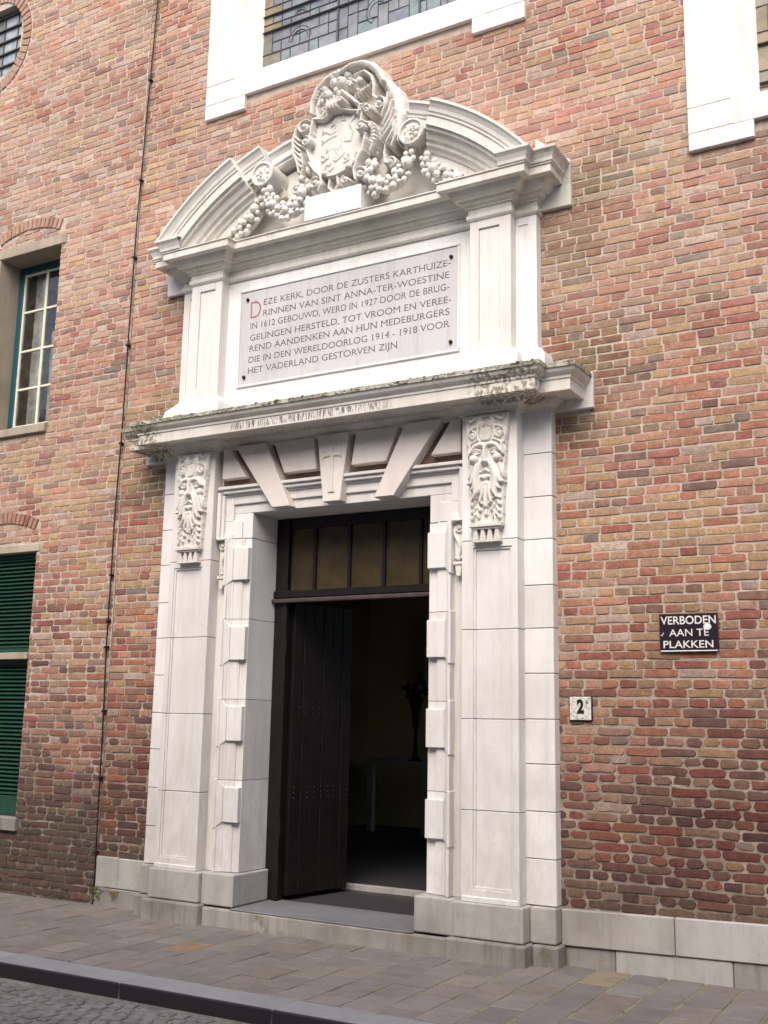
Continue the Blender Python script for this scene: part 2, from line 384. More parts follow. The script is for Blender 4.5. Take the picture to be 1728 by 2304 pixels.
# ---------------------------------------------------------------- brick walls
PAL = dict(salmon=(.52, .25, .165), orange=(.47, .185, .105), red=(.37, .10, .078), pink=(.50, .305, .23), tan=(.50, .335, .205), yellow=(.55, .375, .185),
           greybrown=(.31, .205, .15), purple=(.13, .07, .072), brown=(.23, .125, .092), green=(.17, .18, .155), pale=(.58, .47, .40), dred=(.25, .078, .066))
def brick_tone(x, z, rnd, house):
    n1 = noise.noise(Vector((x * .9, 3.1, z * .9))); n2 = noise.noise(Vector((x * 1.7, 9.2, z * 1.7)))
    wt = dict(salmon=26, orange=13, red=9, pink=14, tan=14, yellow=9, greybrown=5, purple=1.2, brown=5, green=1.0, pale=5, dred=3)
    if house: wt.update(salmon=26, orange=11, red=6, pink=20, greybrown=12, tan=14, pale=9)
    if n1 > .05: wt['tan'] *= 3; wt['yellow'] *= 3; wt['salmon'] *= .6
    if not house and 2.45 < z < 2.95: wt['yellow'] *= 4; wt['tan'] *= 2.5
    if z > 4.5: wt['red'] *= 1.5; wt['pink'] *= 1.8; wt['dred'] *= 1.5; wt['pale'] *= 2; wt['green'] *= 1.4
    if n2 > .15: wt['red'] *= 2; wt['orange'] *= 1.6
    low = max(0, min(1, (2.35 - z + n1 * .6) / 1.7))
    wt['brown'] += 26 * low; wt['dred'] += 22 * low; wt['purple'] += 22 * low * low; wt['greybrown'] += 7 * low; wt['green'] *= 1 - low; wt['yellow'] *= 1 - .6 * low
    for k in ('salmon', 'pink', 'pale', 'tan', 'yellow'): wt[k] *= 1 - .72 * low
    c = Vector(PAL[rnd.choices(list(wt), list(wt.values()))[0]])
    mean = Vector((.49, .30, .22)).lerp(Vector((.155, .070, .062)), low); c = c.lerp(mean, .26 + .30 * low)
    n3 = noise.noise(Vector((x * .55 + 20, 1.1, z * .8))) + .6 * noise.noise(Vector((x * 2.3, 5.1, z * 2.3)))
    s = (.91 + .26 * n3) * rnd.uniform(.86, 1.14) * (1.0 - .18 * low)
    base = max(0, min(1, ((1.15 if house else .72) - z + n2 * .3) / .5))
    c = c * s; g = Vector((.075, .065, .05)); c = c.lerp(g, .66 * base)
    # moss and soot stains round the cornice ends
    for sx, sz, r_ in ((1.95, 3.95, .38), (1.9, 3.5, .25), (-1.95, 3.45, .3), (-1.9, 3.95, .33), (1.98, 5.25, .42), (1.85, 4.75, .3), (-2.3, 8.1, .35), (-1.85, 5.1, .2)):
        d = math.hypot((x - sx), (z - sz) * .9) / r_
        if d < 1: c = c.lerp(Vector((.13, .115, .055)), .75 * (1 - d) + .1 * rnd.random())
    return (*c, 1)
def brick_geo(x0, x1, z0, z1, rnd, house, dep, rough=1.0):
    hi_ = max(0, min(1, ((z0 + z1) / 2 - 1.0) / 2.2))
    cx, cz, hw, hh = (x0 + x1) / 2, (z0 + z1) / 2, (x1 - x0) / 2, (z1 - z0) / 2
    cr = min(.35, rnd.uniform(.10, .32 - .14 * hi_) * rough)
    pts = [(-1, -1 + cr * 2), (-1, 0), (-1, 1 - cr * 2), (-1 + cr * hh / hw * 1.4, 1), (0, 1), (1 - cr * hh / hw * 1.4, 1), (1, 1 - cr * 2), (1, 0), (1, -1 + cr * 2), (1 - cr * hh / hw * 1.4, -1), (0, -1), (-1 + cr * hh / hw * 1.4, -1)]
    j = .0026 * rough; a = rnd.uniform(-.012, .012) * rough
    o = [(cx + px * hw + rnd.uniform(-j, j), cz + pz * hh + rnd.uniform(-j, j) + a * px * hw) for px, pz in pts][::-1]
    pr = rnd.uniform(-.002, .003) + .0022 * hi_ + (rnd.uniform(.001, .003) if rnd.random() < .1 else 0); pr = min(pr, .0045)
    v = [(x, .0105, z) for x, z in o]
    q = .0045 - .0022 * hi_
    for x, z in o:
        dx, dz = cx - x, cz - z; l = math.hypot(dx, dz); v.append((x + (q if dx > 0 else -q) * min(1, abs(dx) / .01), pr + rnd.uniform(0, .0012), z + (q * .8 if dz > 0 else -q * .8) * min(1, abs(dz) / .01)))
    v.append((cx, pr - .001, cz)); n = 12; f = []
    for i in range(n): k = (i + 1) % n; f.append((i, k, n + k, n + i)); f.append((n + i, n + k, 2 * n))
    return v, f
def lay(x0, x1, z0, z1, holes, house, rnd, dep):
    """courses of alternating stretchers and headers, clipped round the openings"""
    out = []; ch = .0592; r0 = int(z0 / ch) - 1
    for r in range(r0, int(z1 / ch) + 1):
        zc = r * ch + ch / 2
        if zc > z1 or zc < z0: continue
        x = x0 - rnd.uniform(0, .2); stretch = r % 2 == 0; ph = rnd.uniform(0, 6); k = 0
        while x < x1:
            k += 1
            if stretch: L = rnd.choice([.208, .214, .220, .222, .216]) if rnd.random() > .06 else .108
            else: L = rnd.choice([.100, .104, .108, .112]) if rnd.random() > (.07 if not house else .2) else .21
            a, b = x, x + L; x = b + rnd.uniform(.007, .012)
            ivs = [(max(a, x0), min(b, x1))]
            for h in holes:
                iv = h(zc)
                for (ha, hb) in (iv or []):
                    nv = []
                    for (p, q) in ivs:
                        if hb <= p or ha >= q: nv.append((p, q)); continue
                        if p < ha: nv.append((p, ha - .004))
                        if q > hb: nv.append((hb + .004, q))
                    ivs = nv
            for (p, q) in ivs:
                if q - p < .028: continue
                m = (p + q) / 2; oz = .003 * math.sin(m * 2.1 + ph) + rnd.uniform(-.0015, .0015) + (.006 * noise.noise(Vector((m * 1.3, r * .13, 4))) if house else 0)
                hh = rnd.uniform(.0485, .0525)
                out.append((brick_geo(p, q, zc - hh / 2 + oz, zc + hh / 2 + oz, rnd, house, dep, 1.5 if (zc < 1.5 or house) else 1.0), brick_tone(m, zc, rnd, house), m, zc))
    return out
def rect(xa, xb, za, zb): return lambda z: [(xa, xb)] if za < z < zb else None
def portal_hole(z):
    if z < .36: return [(-1.75, 1.75)]
    if z < 3.55: return [(-1.66, 1.66)]
    if z < 3.83: return [(-1.95, 1.95)]
    if z < 5.08: return [(-1.57, 1.57)]
    if z < 5.38: return [(-1.83, 1.83)]
    if z < 6.1:
        q = math.sqrt(max(0, 2.12 ** 2 - (z - 4.0) ** 2)); return [(-q, q)]
    if z < 6.6: return [(-.3, .3)]
def arch_hole(xc, zc, ri, ro, half):
    def f(z):
        d = z - zc
        if d <= 0 or d >= ro: return None
        xo = min(math.sqrt(ro * ro - d * d), half + .04)
        if d >= ri: return [(xc - xo, xc + xo)]
        xi = math.sqrt(ri * ri - d * d)
        return None if xi >= xo else [(xc - xo, xc - xi), (xc + xi, xc + xo)]
    return f
def oval_hole(xc, zc, a, b): return lambda z: [(xc - a * math.sqrt(1 - ((z - zc) / b) ** 2), xc + a * math.sqrt(1 - ((z - zc) / b) ** 2))] if abs(z - zc) < b else None
def finish_wall(root, bricks):
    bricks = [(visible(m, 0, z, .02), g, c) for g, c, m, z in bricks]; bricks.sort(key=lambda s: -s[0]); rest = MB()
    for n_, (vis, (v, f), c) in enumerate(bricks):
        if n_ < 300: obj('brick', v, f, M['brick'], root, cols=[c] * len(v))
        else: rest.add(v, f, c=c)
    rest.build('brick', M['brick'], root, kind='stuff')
def backing(name, x0, x1, z0, z1, rects, y, mat, parent, th=.3):
    """mortar face with rectangular openings, as a set of boxes behind the bricks"""
    xs = sorted({x0, x1, *[r[0] for r in rects], *[r[1] for r in rects]}); m = MB()
    for a, b in zip(xs, xs[1:]):
        cuts = sorted([(r[2], r[3]) for r in rects if r[0] <= a and r[1] >= b]); z = z0
        for c0, c1 in cuts:
            if c0 > z: m.box(a, b, y, y + th, z, c0)
            z = c1
        if z < z1: m.box(a, b, y, y + th, z, z1)
    return m.build(name, mat, parent)
XS = -2.285       # seam between the two walls
cw = tag(empty('church_wall', (1.0, 0, 0)), 'brick church wall of mixed red, orange and yellow bricks around the white portal', 'wall')
holes = [portal_hole, rect(-1.5, 1.5, 6.72, 8.59), rect(2.72, 4.7, 5.3, 7.39), rect(XS, -1.7, -1, .36), rect(1.7, 9, -1, .355)]
finish_wall(cw, lay(XS + .006, 6.0, .0, 9.4, holes, False, random.Random(11), .007))
backing('mortar_bed', XS + .01, 6.0, -.1, 9.4, [(-.80, .80, -.1, 3.09), (-1.215, 1.195, 6.95, 8.6), (2.97, 4.47, 5.53, 7.4)], .0078, M['mortar'], cw)
# plinth stones of the church wall
for a, b, z0, z1, y, mt in [(1.712, 2.42, .128, .345, -.03, 'plinth'), (2.424, 3.3, .128, .345, -.028, 'plinth'), (3.304, 4.4, .128, .345, -.029, 'plinth'), (1.733, 2.05, -.09, .124, -.012, 'base'), (2.054, 2.75, -.09, .124, -.017, 'plinth'), (2.754, 3.5, -.09, .124, -.014, 'base'), (3.504, 4.4, -.09, .124, -.014, 'plinth'),
                            (XS + .02, -2.035, .128, .365, -.022, 'plinth'), (-2.031, -1.712, .128, .36, -.024, 'plinth'), (XS + .02, -1.73, -.09, .124, -.03, 'base')]:
    m_ = MB().box(a, b, y, .1, z0, z1)
    if a > 0: m_.v = [(x, yy, z + .026 * (x - 1.7)) for x, yy, z in m_.v]
    m_.build('plinth_stone', M[mt], cw, bevel=.006)
hw = tag(empty('house_wall', (-3.5, 0, 0)), 'muted pink and brown brick wall left of the black cable, with two arched windows', 'wall')
AC = (-3.70, 5.12, 1.02, 1.13, .43); AC2 = (-3.70, 2.19, 1.02, 1.125, .42)
hh_ = [rect(-4.10, -3.262, 4.04, 5.90), rect(-4.2, -3.19, 5.895, 6.0), rect(-4.10, -3.272, .6, 2.93), rect(-4.2, -3.228, .49, .6), rect(-4.2, -3.225, 2.925, 3.0),
       arch_hole(*AC), arch_hole(*AC2), oval_hole(-4.46, 8.40, .525, .605)]
finish_wall(hw, lay(-6.0, XS - .006, -.12, 9.6, hh_, True, random.Random(21), .006))
backing('mortar_bed', -6.0, XS - .001, -.2, 9.6, [(-4.12, -3.255, 4.08, 5.95), (-4.12, -3.26, .55, 2.96), (-4.80, -4.10, 8.0, 8.80)], .0072, M['mortar2'], hw)
for (xc, zc, ri, ro, half), nb in ((AC, 15), (AC2, 15)):
    rr = random.Random(5); ma = math.asin(half / ((ri + ro) / 2))
    for k in range(nb):
        a0 = -ma + 2 * ma * k / nb; a1 = -ma + 2 * ma * (k + 1) / nb; g_ = .09 * (a1 - a0)
        q = [(xc + r_ * math.sin(a), zc + r_ * math.cos(a)) for r_, a in ((ri, a0 + g_), (ri, a1 - g_), (ro - rr.uniform(0, .006), a1 - g_), (ro, a0 + g_))]
        c = Vector([PAL['salmon'], PAL['orange'], PAL['pink'], PAL['dred']][rr.choices([0, 1, 2, 3], [6, 4, 3, 1])[0]]).lerp(Vector((.45, .27, .19)), .45) * .85
        m_ = MB().prism(q, -.008 - rr.uniform(0, .003), .02); obj('arch_brick', m_.v, m_.f, M['brick'], hw, cols=[(*c, 1)] * len(m_.v), bevel=.004)
# ---------------------------------------------------------------- cable
cb = tag(empty('lightning_cable', (-2.29, -.03, 0)), 'thin black lightning cable running down the seam between the two brick walls', 'cable')
pts = [(-2.195, 9.6), (-2.195, 8.12), (-2.245, 6.8), (-2.277, 5.88), (-2.288, 4.9), (-2.292, 3.93), (-2.312, 3.2), (-2.309, 2.64), (-2.31, 2.05), (-2.292, 1.52), (-2.285, 1.0), (-2.275, .4), (-2.27, -.03)]
m_ = MB(); m_.tube([(x, -.022, z) for x, z in pts], .0065, 6)
obj('cable', m_.v, m_.f, M['iron'], cb, smooth=True)
def cab_x(z):
    for (x1, z1), (x0, z0) in zip(pts, pts[1:]):
        if z0 <= z <= z1: return x0 + (x1 - x0) * (z - z0) / (z1 - z0)
    return -2.28
for z in (.39, .98, 1.52, 2.05, 2.27, 2.66, 3.82, 4.72, 5.55, 6.3, 7.3, 8.3):
    x = cab_x(z); MB().box(x - .018, x + .014, -.034, .005, z - .01, z + .01).build('clip', M['iron'], cb, bevel=.003)

# ---------------------------------------------------------------- portal
po = tag(empty('stone_portal', (0, 0, 0)), 'white limestone church portal with pilasters, carved masks and a curved broken pediment', 'doorway')
ST = M['stone']; SU = M['stone_up']
def part(name, parent=None, mb=None, mat=None, **k):
    return mb.build(name, mat or ST, parent or po, **k)
BZ = [.36, .643, .934, 1.23, 1.515, 1.81, 2.105, 2.392, 2.701, 2.992, 3.293, 3.60]
for s in (-1, 1):
    jm = empty('side_strip'); jm.parent = po
    for a, b in zip(BZ, BZ[1:]):
        m_ = MB().box(s * 1.50, s * 1.705, -.085, .02, a + .0022, b - .0022); m_.build('stone_block', ST, jm, bevel=.003)
    MB().box(s * 1.51, s * 1.7025, -.0825, .018, .37, 3.59).build('joint_mortar', M['dirtjoint'], jm)
    MB().box(s * .98, s * 1.1, -.085, .02, .36, 3.60).build('recess_strip', ST, po)
    pl = empty('pilaster'); pl.parent = po
    PZ = [.357, .926, 1.51, 2.098, 2.70, 3.60]
    xo, xi, px0, px1 = 1.502, 1.092, 1.190, 1.447
    for n_, (a, b) in enumerate(zip(PZ, PZ[1:])):
        a += .0022; b -= .0022; m_ = MB(); X = lambda x: s * x
        zt = 2.637; zb = .45
        if n_ == 4: m_.box(X(xi), X(xo), -.198, .02, a, b)
        else:
            lo = zb if n_ == 0 else a; hi = zt if n_ == 3 else b
            m_.box(X(xi), X(px0 - .012), -.198, .02, a, b); m_.box(X(px1 + .012), X(xo), -.198, .02, a, b)
            if n_ == 0: m_.box(X(px0 - .012), X(px1 + .012), -.198, .02, a, zb - .012)
            if n_ == 3: m_.box(X(px0 - .012), X(px1 + .012), -.198, .02, zt + .012, b)
            l1 = lo - (.012 if n_ == 0 else 0); h1 = hi + (.012 if n_ == 3 else 0)
            # stepped fillet and sunk field
            m_.box(X(px0 - .012), X(px0 + .004), -.190, .02, l1, h1); m_.box(X(px1 - .004), X(px1 + .012), -.190, .02, l1, h1)
            if n_ == 0: m_.box(X(px0 + .004), X(px1 - .004), -.190, .02, l1, lo + .004); lo += .004
            if n_ == 3: m_.box(X(px0 + .004), X(px1 - .004), -.190, .02, hi - .004, h1); hi -= .004
            m_.box(X(px0 + .004), X(px1 - .004), -.180, .02, lo if n_ == 0 else a, hi if n_ == 3 else b)
        m_.build('stone_block', ST, pl, bevel=.0025)
    MB().box(s * (xi + .002), s * (px0 - .015), -.1955, .01, .37, 3.59).box(s * (px1 + .015), s * (xo - .002), -.1955, .01, .37, 3.59).box(s * (px0 - .01), s * (px1 + .01), -.1775, .01, .44, 3.59).build('joint_mortar', M['dirtjoint'], pl)
    MB().box(s * 1.10, s * 1.49, -.206, -.19, .357, .393).build('foot_fillet', ST, pl, bevel=.004)
    # plinth blocks
    bs = empty('plinth'); bs.parent = po; PM = M['plinth']; BM = M['base']
    bx('plinth_block', s * 1.045, s * 1.533, -.22, .02, .139, .357, PM, bs, .012, seg=3)
    bx('plinth_block', s * 1.536, s * 1.71, -.119, .02, .139, .357, PM, bs, .012, seg=3)
    bx('base_block', s * 1.008, s * 1.558, -.258, .02, -.08, .135, BM, bs, .014, seg=3)
    bx('base_block', s * 1.561, s * 1.735, -.152, .02, -.08, .135, BM, bs, .014, seg=3)
    bx('plinth_block', s * .7465, s * 1.041, -.19, .25, .132, .357, PM, bs, .010, seg=3)
    # door surround: jamb with stepped fasciae
    sj = empty('door_surround'); sj.parent = po
    JZ = [.36, 1.025, 1.625, 2.237, 2.87]
    for a, b in zip(JZ, JZ[1:]):
        m_ = MB(); a += .002; b -= .002
        prof = [(.784, .30), (.784, -.080), (.848, -.080), (.850, -.092), (.856, -.092), (.862, -.100), (.925, -.100), (.930, -.110), (.938, -.112), (.947, -.126), (.958, -.136), (.961, -.150), (.982, -.150), (.982, .02)]
        n = len(prof); v = [(s * x, y, a) for x, y in prof] + [(s * x, y, b) for x, y in prof]
        f = [(i, (i + 1) % n, (i + 1) % n + n, i + n) for i in range(n - 1)]
        if s < 0: f = [q[::-1] for q in f]
        m_.add(v, f); m_.build('jamb_stone', ST, sj)
    pj_ = [(s * (.7865 if x < .79 else x + (-.002 if x > .981 else 0)), y + .0025, z) for z in (.37, 2.86) for x, y in prof[1:-1]]; nn_ = len(prof) - 2
    obj('joint_mortar', pj_, [(i, i + 1, i + 1 + nn_, i + nn_) for i in range(nn_ - 1)], M['dirtjoint'], sj)
    for a, b in ((2.54, 2.795), (1.921, 2.178), (1.313, 1.573), (.718, .973)):
        q = MB(); yF = -.122
        q.box(s * .786, s * .927, yF, -.05, a, b)
        v = [(s * .9275, yF, a), (s * .970, -.156, a - .045), (s * .970, -.156, b + .06), (s * .9275, yF, b), (s * .9275, .0, a), (s * .970, .0, a - .045), (s * .970, .0, b + .06), (s * .9275, .0, b)]
        f = [(0, 1, 2, 3), (1, 5, 6, 2), (0, 4, 5, 1), (3, 2, 6, 7)]
        if s < 0: f = [x[::-1] for x in f]
        q.add(v, f); q.box(s * .9705, s * .990, -.162, -.05, a - .045, b + .06)
        q.build('quoin_block', ST, sj, bevel=.004)
    # ears (crossettes)
    e = MB()
    e.box(s * .784, s * 1.082, -.080, .28, 2.872, 3.0715); e.box(s * .873, s * 1.082, -.100, -.04, 2.872, 3.0125); e.box(s * .961, s * 1.082, -.1005, -.04, 3.0128, 3.285)
    e.box(s * .951, s * 1.082, -.112, -.05, 2.872, 2.915); e.box(s * 1.033, s * 1.082, -.132, -.06, 2.872, 3.22); e.box(s * 1.052, s * 1.084, -.158, -.07, 2.868, 3.24)
    e.build('ear', ST, sj, bevel=.003)
    # small scroll console under the ear
    c_ = MB()
    pt = []
    for k in range(26):
        t = k / 25; a = math.pi * .5 - t * 3.6 * math.pi * .85; rr_ = .012 + .026 * (1 - t) if False else .010 + .027 * (1 - t)
        pt.append((1.043 + rr_ * math.cos(a), 2.815 + rr_ * math.sin(a)))
    sc = [(1.012, 2.83), (1.006, 2.80), (1.012, 2.76), (1.032, 2.725), (1.048, 2.69), (1.05, 2.65), (1.04, 2.615), (1.05, 2.60)]
    c_.tube([(s * x, -.108, z) for x, z in pt], .0085, 6); c_.tube([(s * x, -.108, z) for x, z in sc], [.009, .010, .012, .013, .012, .011, .010, .008], 6)
    c_.ball((s * 1.043, -.112, 2.815), .014); c_.ball((s * 1.04, -.112, 2.597), .014)
    c_.box(s * 1.005, s * 1.078, -.1, -.08, 2.60, 2.858); c_.box(s * 1.004, s * 1.079, -.128, -.08, 2.553, 2.575)
    c_.box(s * 1.0, s * 1.08, -.15, -.08, 2.858, 2.872)
    c_.prism([(s * 1.015, 2.552), (s * 1.068, 2.552), (s * 1.058, 2.475), (s * 1.025, 2.475)], -.12, -.08)
    c_.v = [(x - s * .008, y - .012, z) for x, y, z in c_.v]; c_.build('console', M['carved'], po, bevel=.0025)
# lintel of the surround
l = MB(); l.box(-1.082, 1.082, -.080, .28, 3.072, 3.286); l.box(-.9605, .9605, -.100, -.04, 3.147, 3.2855); l.box(-1.0325, 1.0325, -.115, -.04, 3.215, 3.2858)
l.box(-1.05, 1.05, -.140, -.04, 3.232, 3.262); l.box(-1.084, 1.084, -.160, -.04, 3.262, 3.287)
l.build('lintel', ST, po, bevel=.004)
# frieze with flat panels, splayed voussoirs and keystone
fz = empty('frieze'); fz.parent = po
MB().box(-1.085, 1.085, -.086, .02, 3.2875, 3.60).build('frieze_ground', M['groove'], fz)
key = [(-.075, 3.082), (.075, 3.082), (.139, 3.60), (-.139, 3.60)]
MB().prism(key, -.172, -.04).build('keystone', M['frieze'], fz, bevel=.004)
cr = MB(); cr.prism([(-.016, 3.16), (.016, 3.16), (.014, 3.545), (-.014, 3.545)], -.182, -.16)
cr.box(-.075, .075, -.1815, -.16, 3.425, 3.452); cr.box(-.082, -.070, -.1817, -.16, 3.41, 3.468); cr.box(.070, .082, -.1817, -.16, 3.41, 3.468); cr.box(-.03, .03, -.1817, -.16, 3.54, 3.552); cr.box(-.028, .028, -.1817, -.16, 3.15, 3.163)
cr.build('cross', M['frieze'], fz, bevel=.002)
for s in (-1, 1):
    MB().prism([(s * .371, 3.077), (s * .533, 3.077), (s * .912, 3.60), (s * .618, 3.60)], -.178, -.04).build('voussoir', M['frieze'], fz, bevel=.004)
    MB().prism([(s * .155, 3.346), (s * .451, 3.346), (s * .556, 3.60), (s * .190, 3.60)], -.152, -.08).build('panel', M['frieze'], fz, bevel=.004)
    MB().prism([(s * .817, 3.35), (s * 1.055, 3.35), (s * 1.055, 3.60), (s * .985, 3.60)], -.148, -.08).build('panel', M['frieze'], fz, bevel=.004)
# lower cornice
co = empty('lower_cornice'); co.parent = po
bed_plan = [(-1.705, .0), (-1.705, -.085), (-1.502, -.085), (-1.502, -.198), (-1.085, -.198), (-1.085, -.115), (1.085, -.115), (1.085, -.198), (1.502, -.198), (1.502, -.085), (1.705, -.085), (1.705, .0)]
v, f = sweep(bed_plan, [(0, 3.583), (.018, 3.585), (.020, 3.600), (.030, 3.612), (.050, 3.625), (.072, 3.645), (.08, 3.66)])
obj('bed_moulding', v, f, M['cornice'], co, bevel=.002)
cplan = [(-1.705, -.0), (-1.705, -.085), (-1.502, -.085), (-1.502, -.198), (1.502, -.198), (1.502, -.085), (1.705, -.085), (1.705, -.0)]
v, f = sweep(cplan, [(.0, 3.658), (.185, 3.656), (.19, 3.645), (.218, 3.645), (.218, 3.722)])
obj('corona', v, f, M['cornice'], co, bevel=.002)
v, f = sweep(cplan, [(.218, 3.7221), (.226, 3.726), (.228, 3.742), (.240, 3.752), (.256, 3.768), (.266, 3.788), (.268, 3.793)])
obj('cyma', v, f, M['cornice'], co)
v, f = sweep(cplan, [(.262, 3.793), (.276, 3.793), (.276, 3.822), (.20, 3.836), (-.1, 3.845)])
rr = random.Random(4); v = [(x, y, z + rr.uniform(-.002, .002)) for x, y, z in v]
obj('lichen_edge', v, f, M['lichen'], co)
for s in (-1, 1): bx('end_plate', s * 1.69, s * 1.985, -.034, .02, 3.584, 3.832, M['cornice'], co, .004)
# lichen lumps along the edge
lm = MB(); rr = random.Random(8)
for k in range(330):
    x = rr.uniform(-1.78, 1.78); y = -.474 + rr.uniform(-.004, .03)
    lm.ball((x, y, 3.818 + rr.uniform(-.02, .01)), rr.uniform(.004, .011), 5, 4, (1.5, 1, .7))
lm.build('lichen_lumps', M['lichen'], co, kind='stuff')
bx('stone_chip', -1.83, -1.775, -.30, -.18, 3.838, 3.885, SU, co, .02, seg=2)
# attic storey
at = empty('attic'); at.parent = po
MB().box(-1.61, 1.61, -.074, .02, 3.82, 5.09).build('attic_wall', SU, at, bevel=.003)
for s in (-1, 1):
    m_ = MB(); X = lambda x: s * x
    m_.box(X(1.132), X(1.203), -.172, -.05, 4.0, 5.07); m_.box(X(1.362), X(1.451), -.172, -.05, 4.0, 5.07)
    m_.box(X(1.203), X(1.362), -.172, -.05, 4.0, 4.143); m_.box(X(1.203), X(1.362), -.172, -.05, 4.986, 5.07); m_.box(X(1.203), X(1.362), -.158, -.05, 4.143, 4.986)
    m_.build('attic_pilaster', SU, at, bevel=.003)
    m_ = MB(); m_.box(X(1.451), X(1.474), -.082, -.05, 4.0, 5.07); m_.box(X(1.545), X(1.6105), -.082, -.05, 4.0, 5.07); m_.box(X(1.474), X(1.545), -.082, -.05, 4.0, 4.147); m_.box(X(1.474), X(1.545), -.082, -.05, 4.986, 5.07)
    m_.build('side_strip', SU, at, bevel=.002)
    P = [(1.611, .0), (1.611, -.084), (1.451, -.084), (1.451, -.172), (1.132, -.172), (1.132, -.074)]
    if s < 0: P = [(-x, y) for x, y in P]
    else: P = P[::-1]
    v, f = sweep(P, [(.0, 4.062), (.006, 4.045), (.03, 4.035), (.066, 4.0), (.078, 3.985), (.086, 3.94), (.088, 3.83)])
    obj('pilaster_foot', v, f, SU, at, bevel=.003)
# plaque frame
m_ = MB()
for (a, b, c, d) in ((-1.012, 1.012, 4.938, 4.958), (-1.012, 1.012, 4.119, 4.139), (-1.012, -.991, 4.139, 4.938), (.991, 1.012, 4.139, 4.938)): m_.box(a, b, -.088, -.06, c, d)
m_.build('plaque_frame', SU, at, bevel=.004)
# upper cornice
uc = empty('upper_cornice'); uc.parent = po
up_plan = [(-1.61, .0), (-1.61, -.084), (-1.451, -.084), (-1.451, -.172), (-1.132, -.172), (-1.132, -.080), (1.132, -.080), (1.132, -.172), (1.451, -.172), (1.451, -.084), (1.61, -.084), (1.61, .0)]
v, f = sweep(up_plan, [(0, 5.045), (.010, 5.052), (.020, 5.066), (.020, 5.090), (.010, 5.096), (.010, 5.138), (.022, 5.141), (.024, 5.150), (.045, 5.162), (.06, 5.180), (.064, 5.188), (.085, 5.190), (.088, 5.200), (.105, 5.215), (.122, 5.238), (.13, 5.25), (.16, 5.252)])
obj('bed_moulding', v, f, M['cornice'], uc, bevel=.001)
v, f = sweep(up_plan, [(.150, 5.252), (.182, 5.249), (.182, 5.305), (.192, 5.308), (.192, 5.318), (.0, 5.335)])
obj('corona', v, f, M['cornice'], uc, bevel=.002)
for s in (-1, 1):
    P = [(1.50, -.172), (1.451, -.172)]
    P = [(1.44, -.172), (1.451, -.172), (1.451, -.084), (1.61, -.084), (1.61, .0)]
    if s < 0: P = [(-x, y) for x, y in P][::-1]
    v, f = sweep(P, [(.190, 5.318), (.200, 5.322), (.204, 5.345), (.218, 5.375), (.232, 5.392), (.238, 5.396), (.240, 5.412), (.17, 5.43), (-.05, 5.46)])
    obj('sima', v, f, M['cornice'], uc, bevel=.002)
    MB().prism([(s * 1.59, 5.085), (s * 1.852, 5.085), (s * 1.852, 5.43), (s * 1.59, 5.66)], -.035, .02).build('end_plate', M['cornice'], uc, bevel=.004)
# curved pediment
pd = empty('pediment'); pd.parent = po
ZC = 4.0
def arc(a0, a1, yb, prof, n=20):
    v = []; f = []; m = len(prof)
    for i in range(n + 1):
        a = a0 + (a1 - a0) * i / n
        for o_, r_ in prof: v.append((r_ * math.sin(a), yb - o_, ZC + r_ * math.cos(a)))
    for i in range(n):
        for j in range(m - 1): q = i * m + j; f.append((q, q + 1, q + m + 1, q + m))
    f.append(tuple(range(m))[::-1]); f.append(tuple(range(n * m, (n + 1) * m))); return v, f
def arcprof(yb): return [(yb, 1.80), (.01, 1.80), (.012, 1.86), (.03, 1.865), (.04, 1.885), (.07, 1.90), (.075, 1.925), (.10, 1.935), (.12, 1.97), (.13, 1.985), (.155, 1.985), (.160, 2.01), (.182, 2.01), (.182, 2.075), (.192, 2.08), (.194, 2.095), (.203, 2.105), (.208, 2.13), (.222, 2.155), (.234, 2.168), (.240, 2.17), (.240, 2.19), (-yb + .0 if False else yb * 0 + .15, 2.20), (yb - .0, 2.235)]
AB = math.asin(.925 / 2.19); AI = math.asin(.70 / 2.19); AT = math.asin(.40 / 2.19); AE = math.asin(1.68 / 2.19)
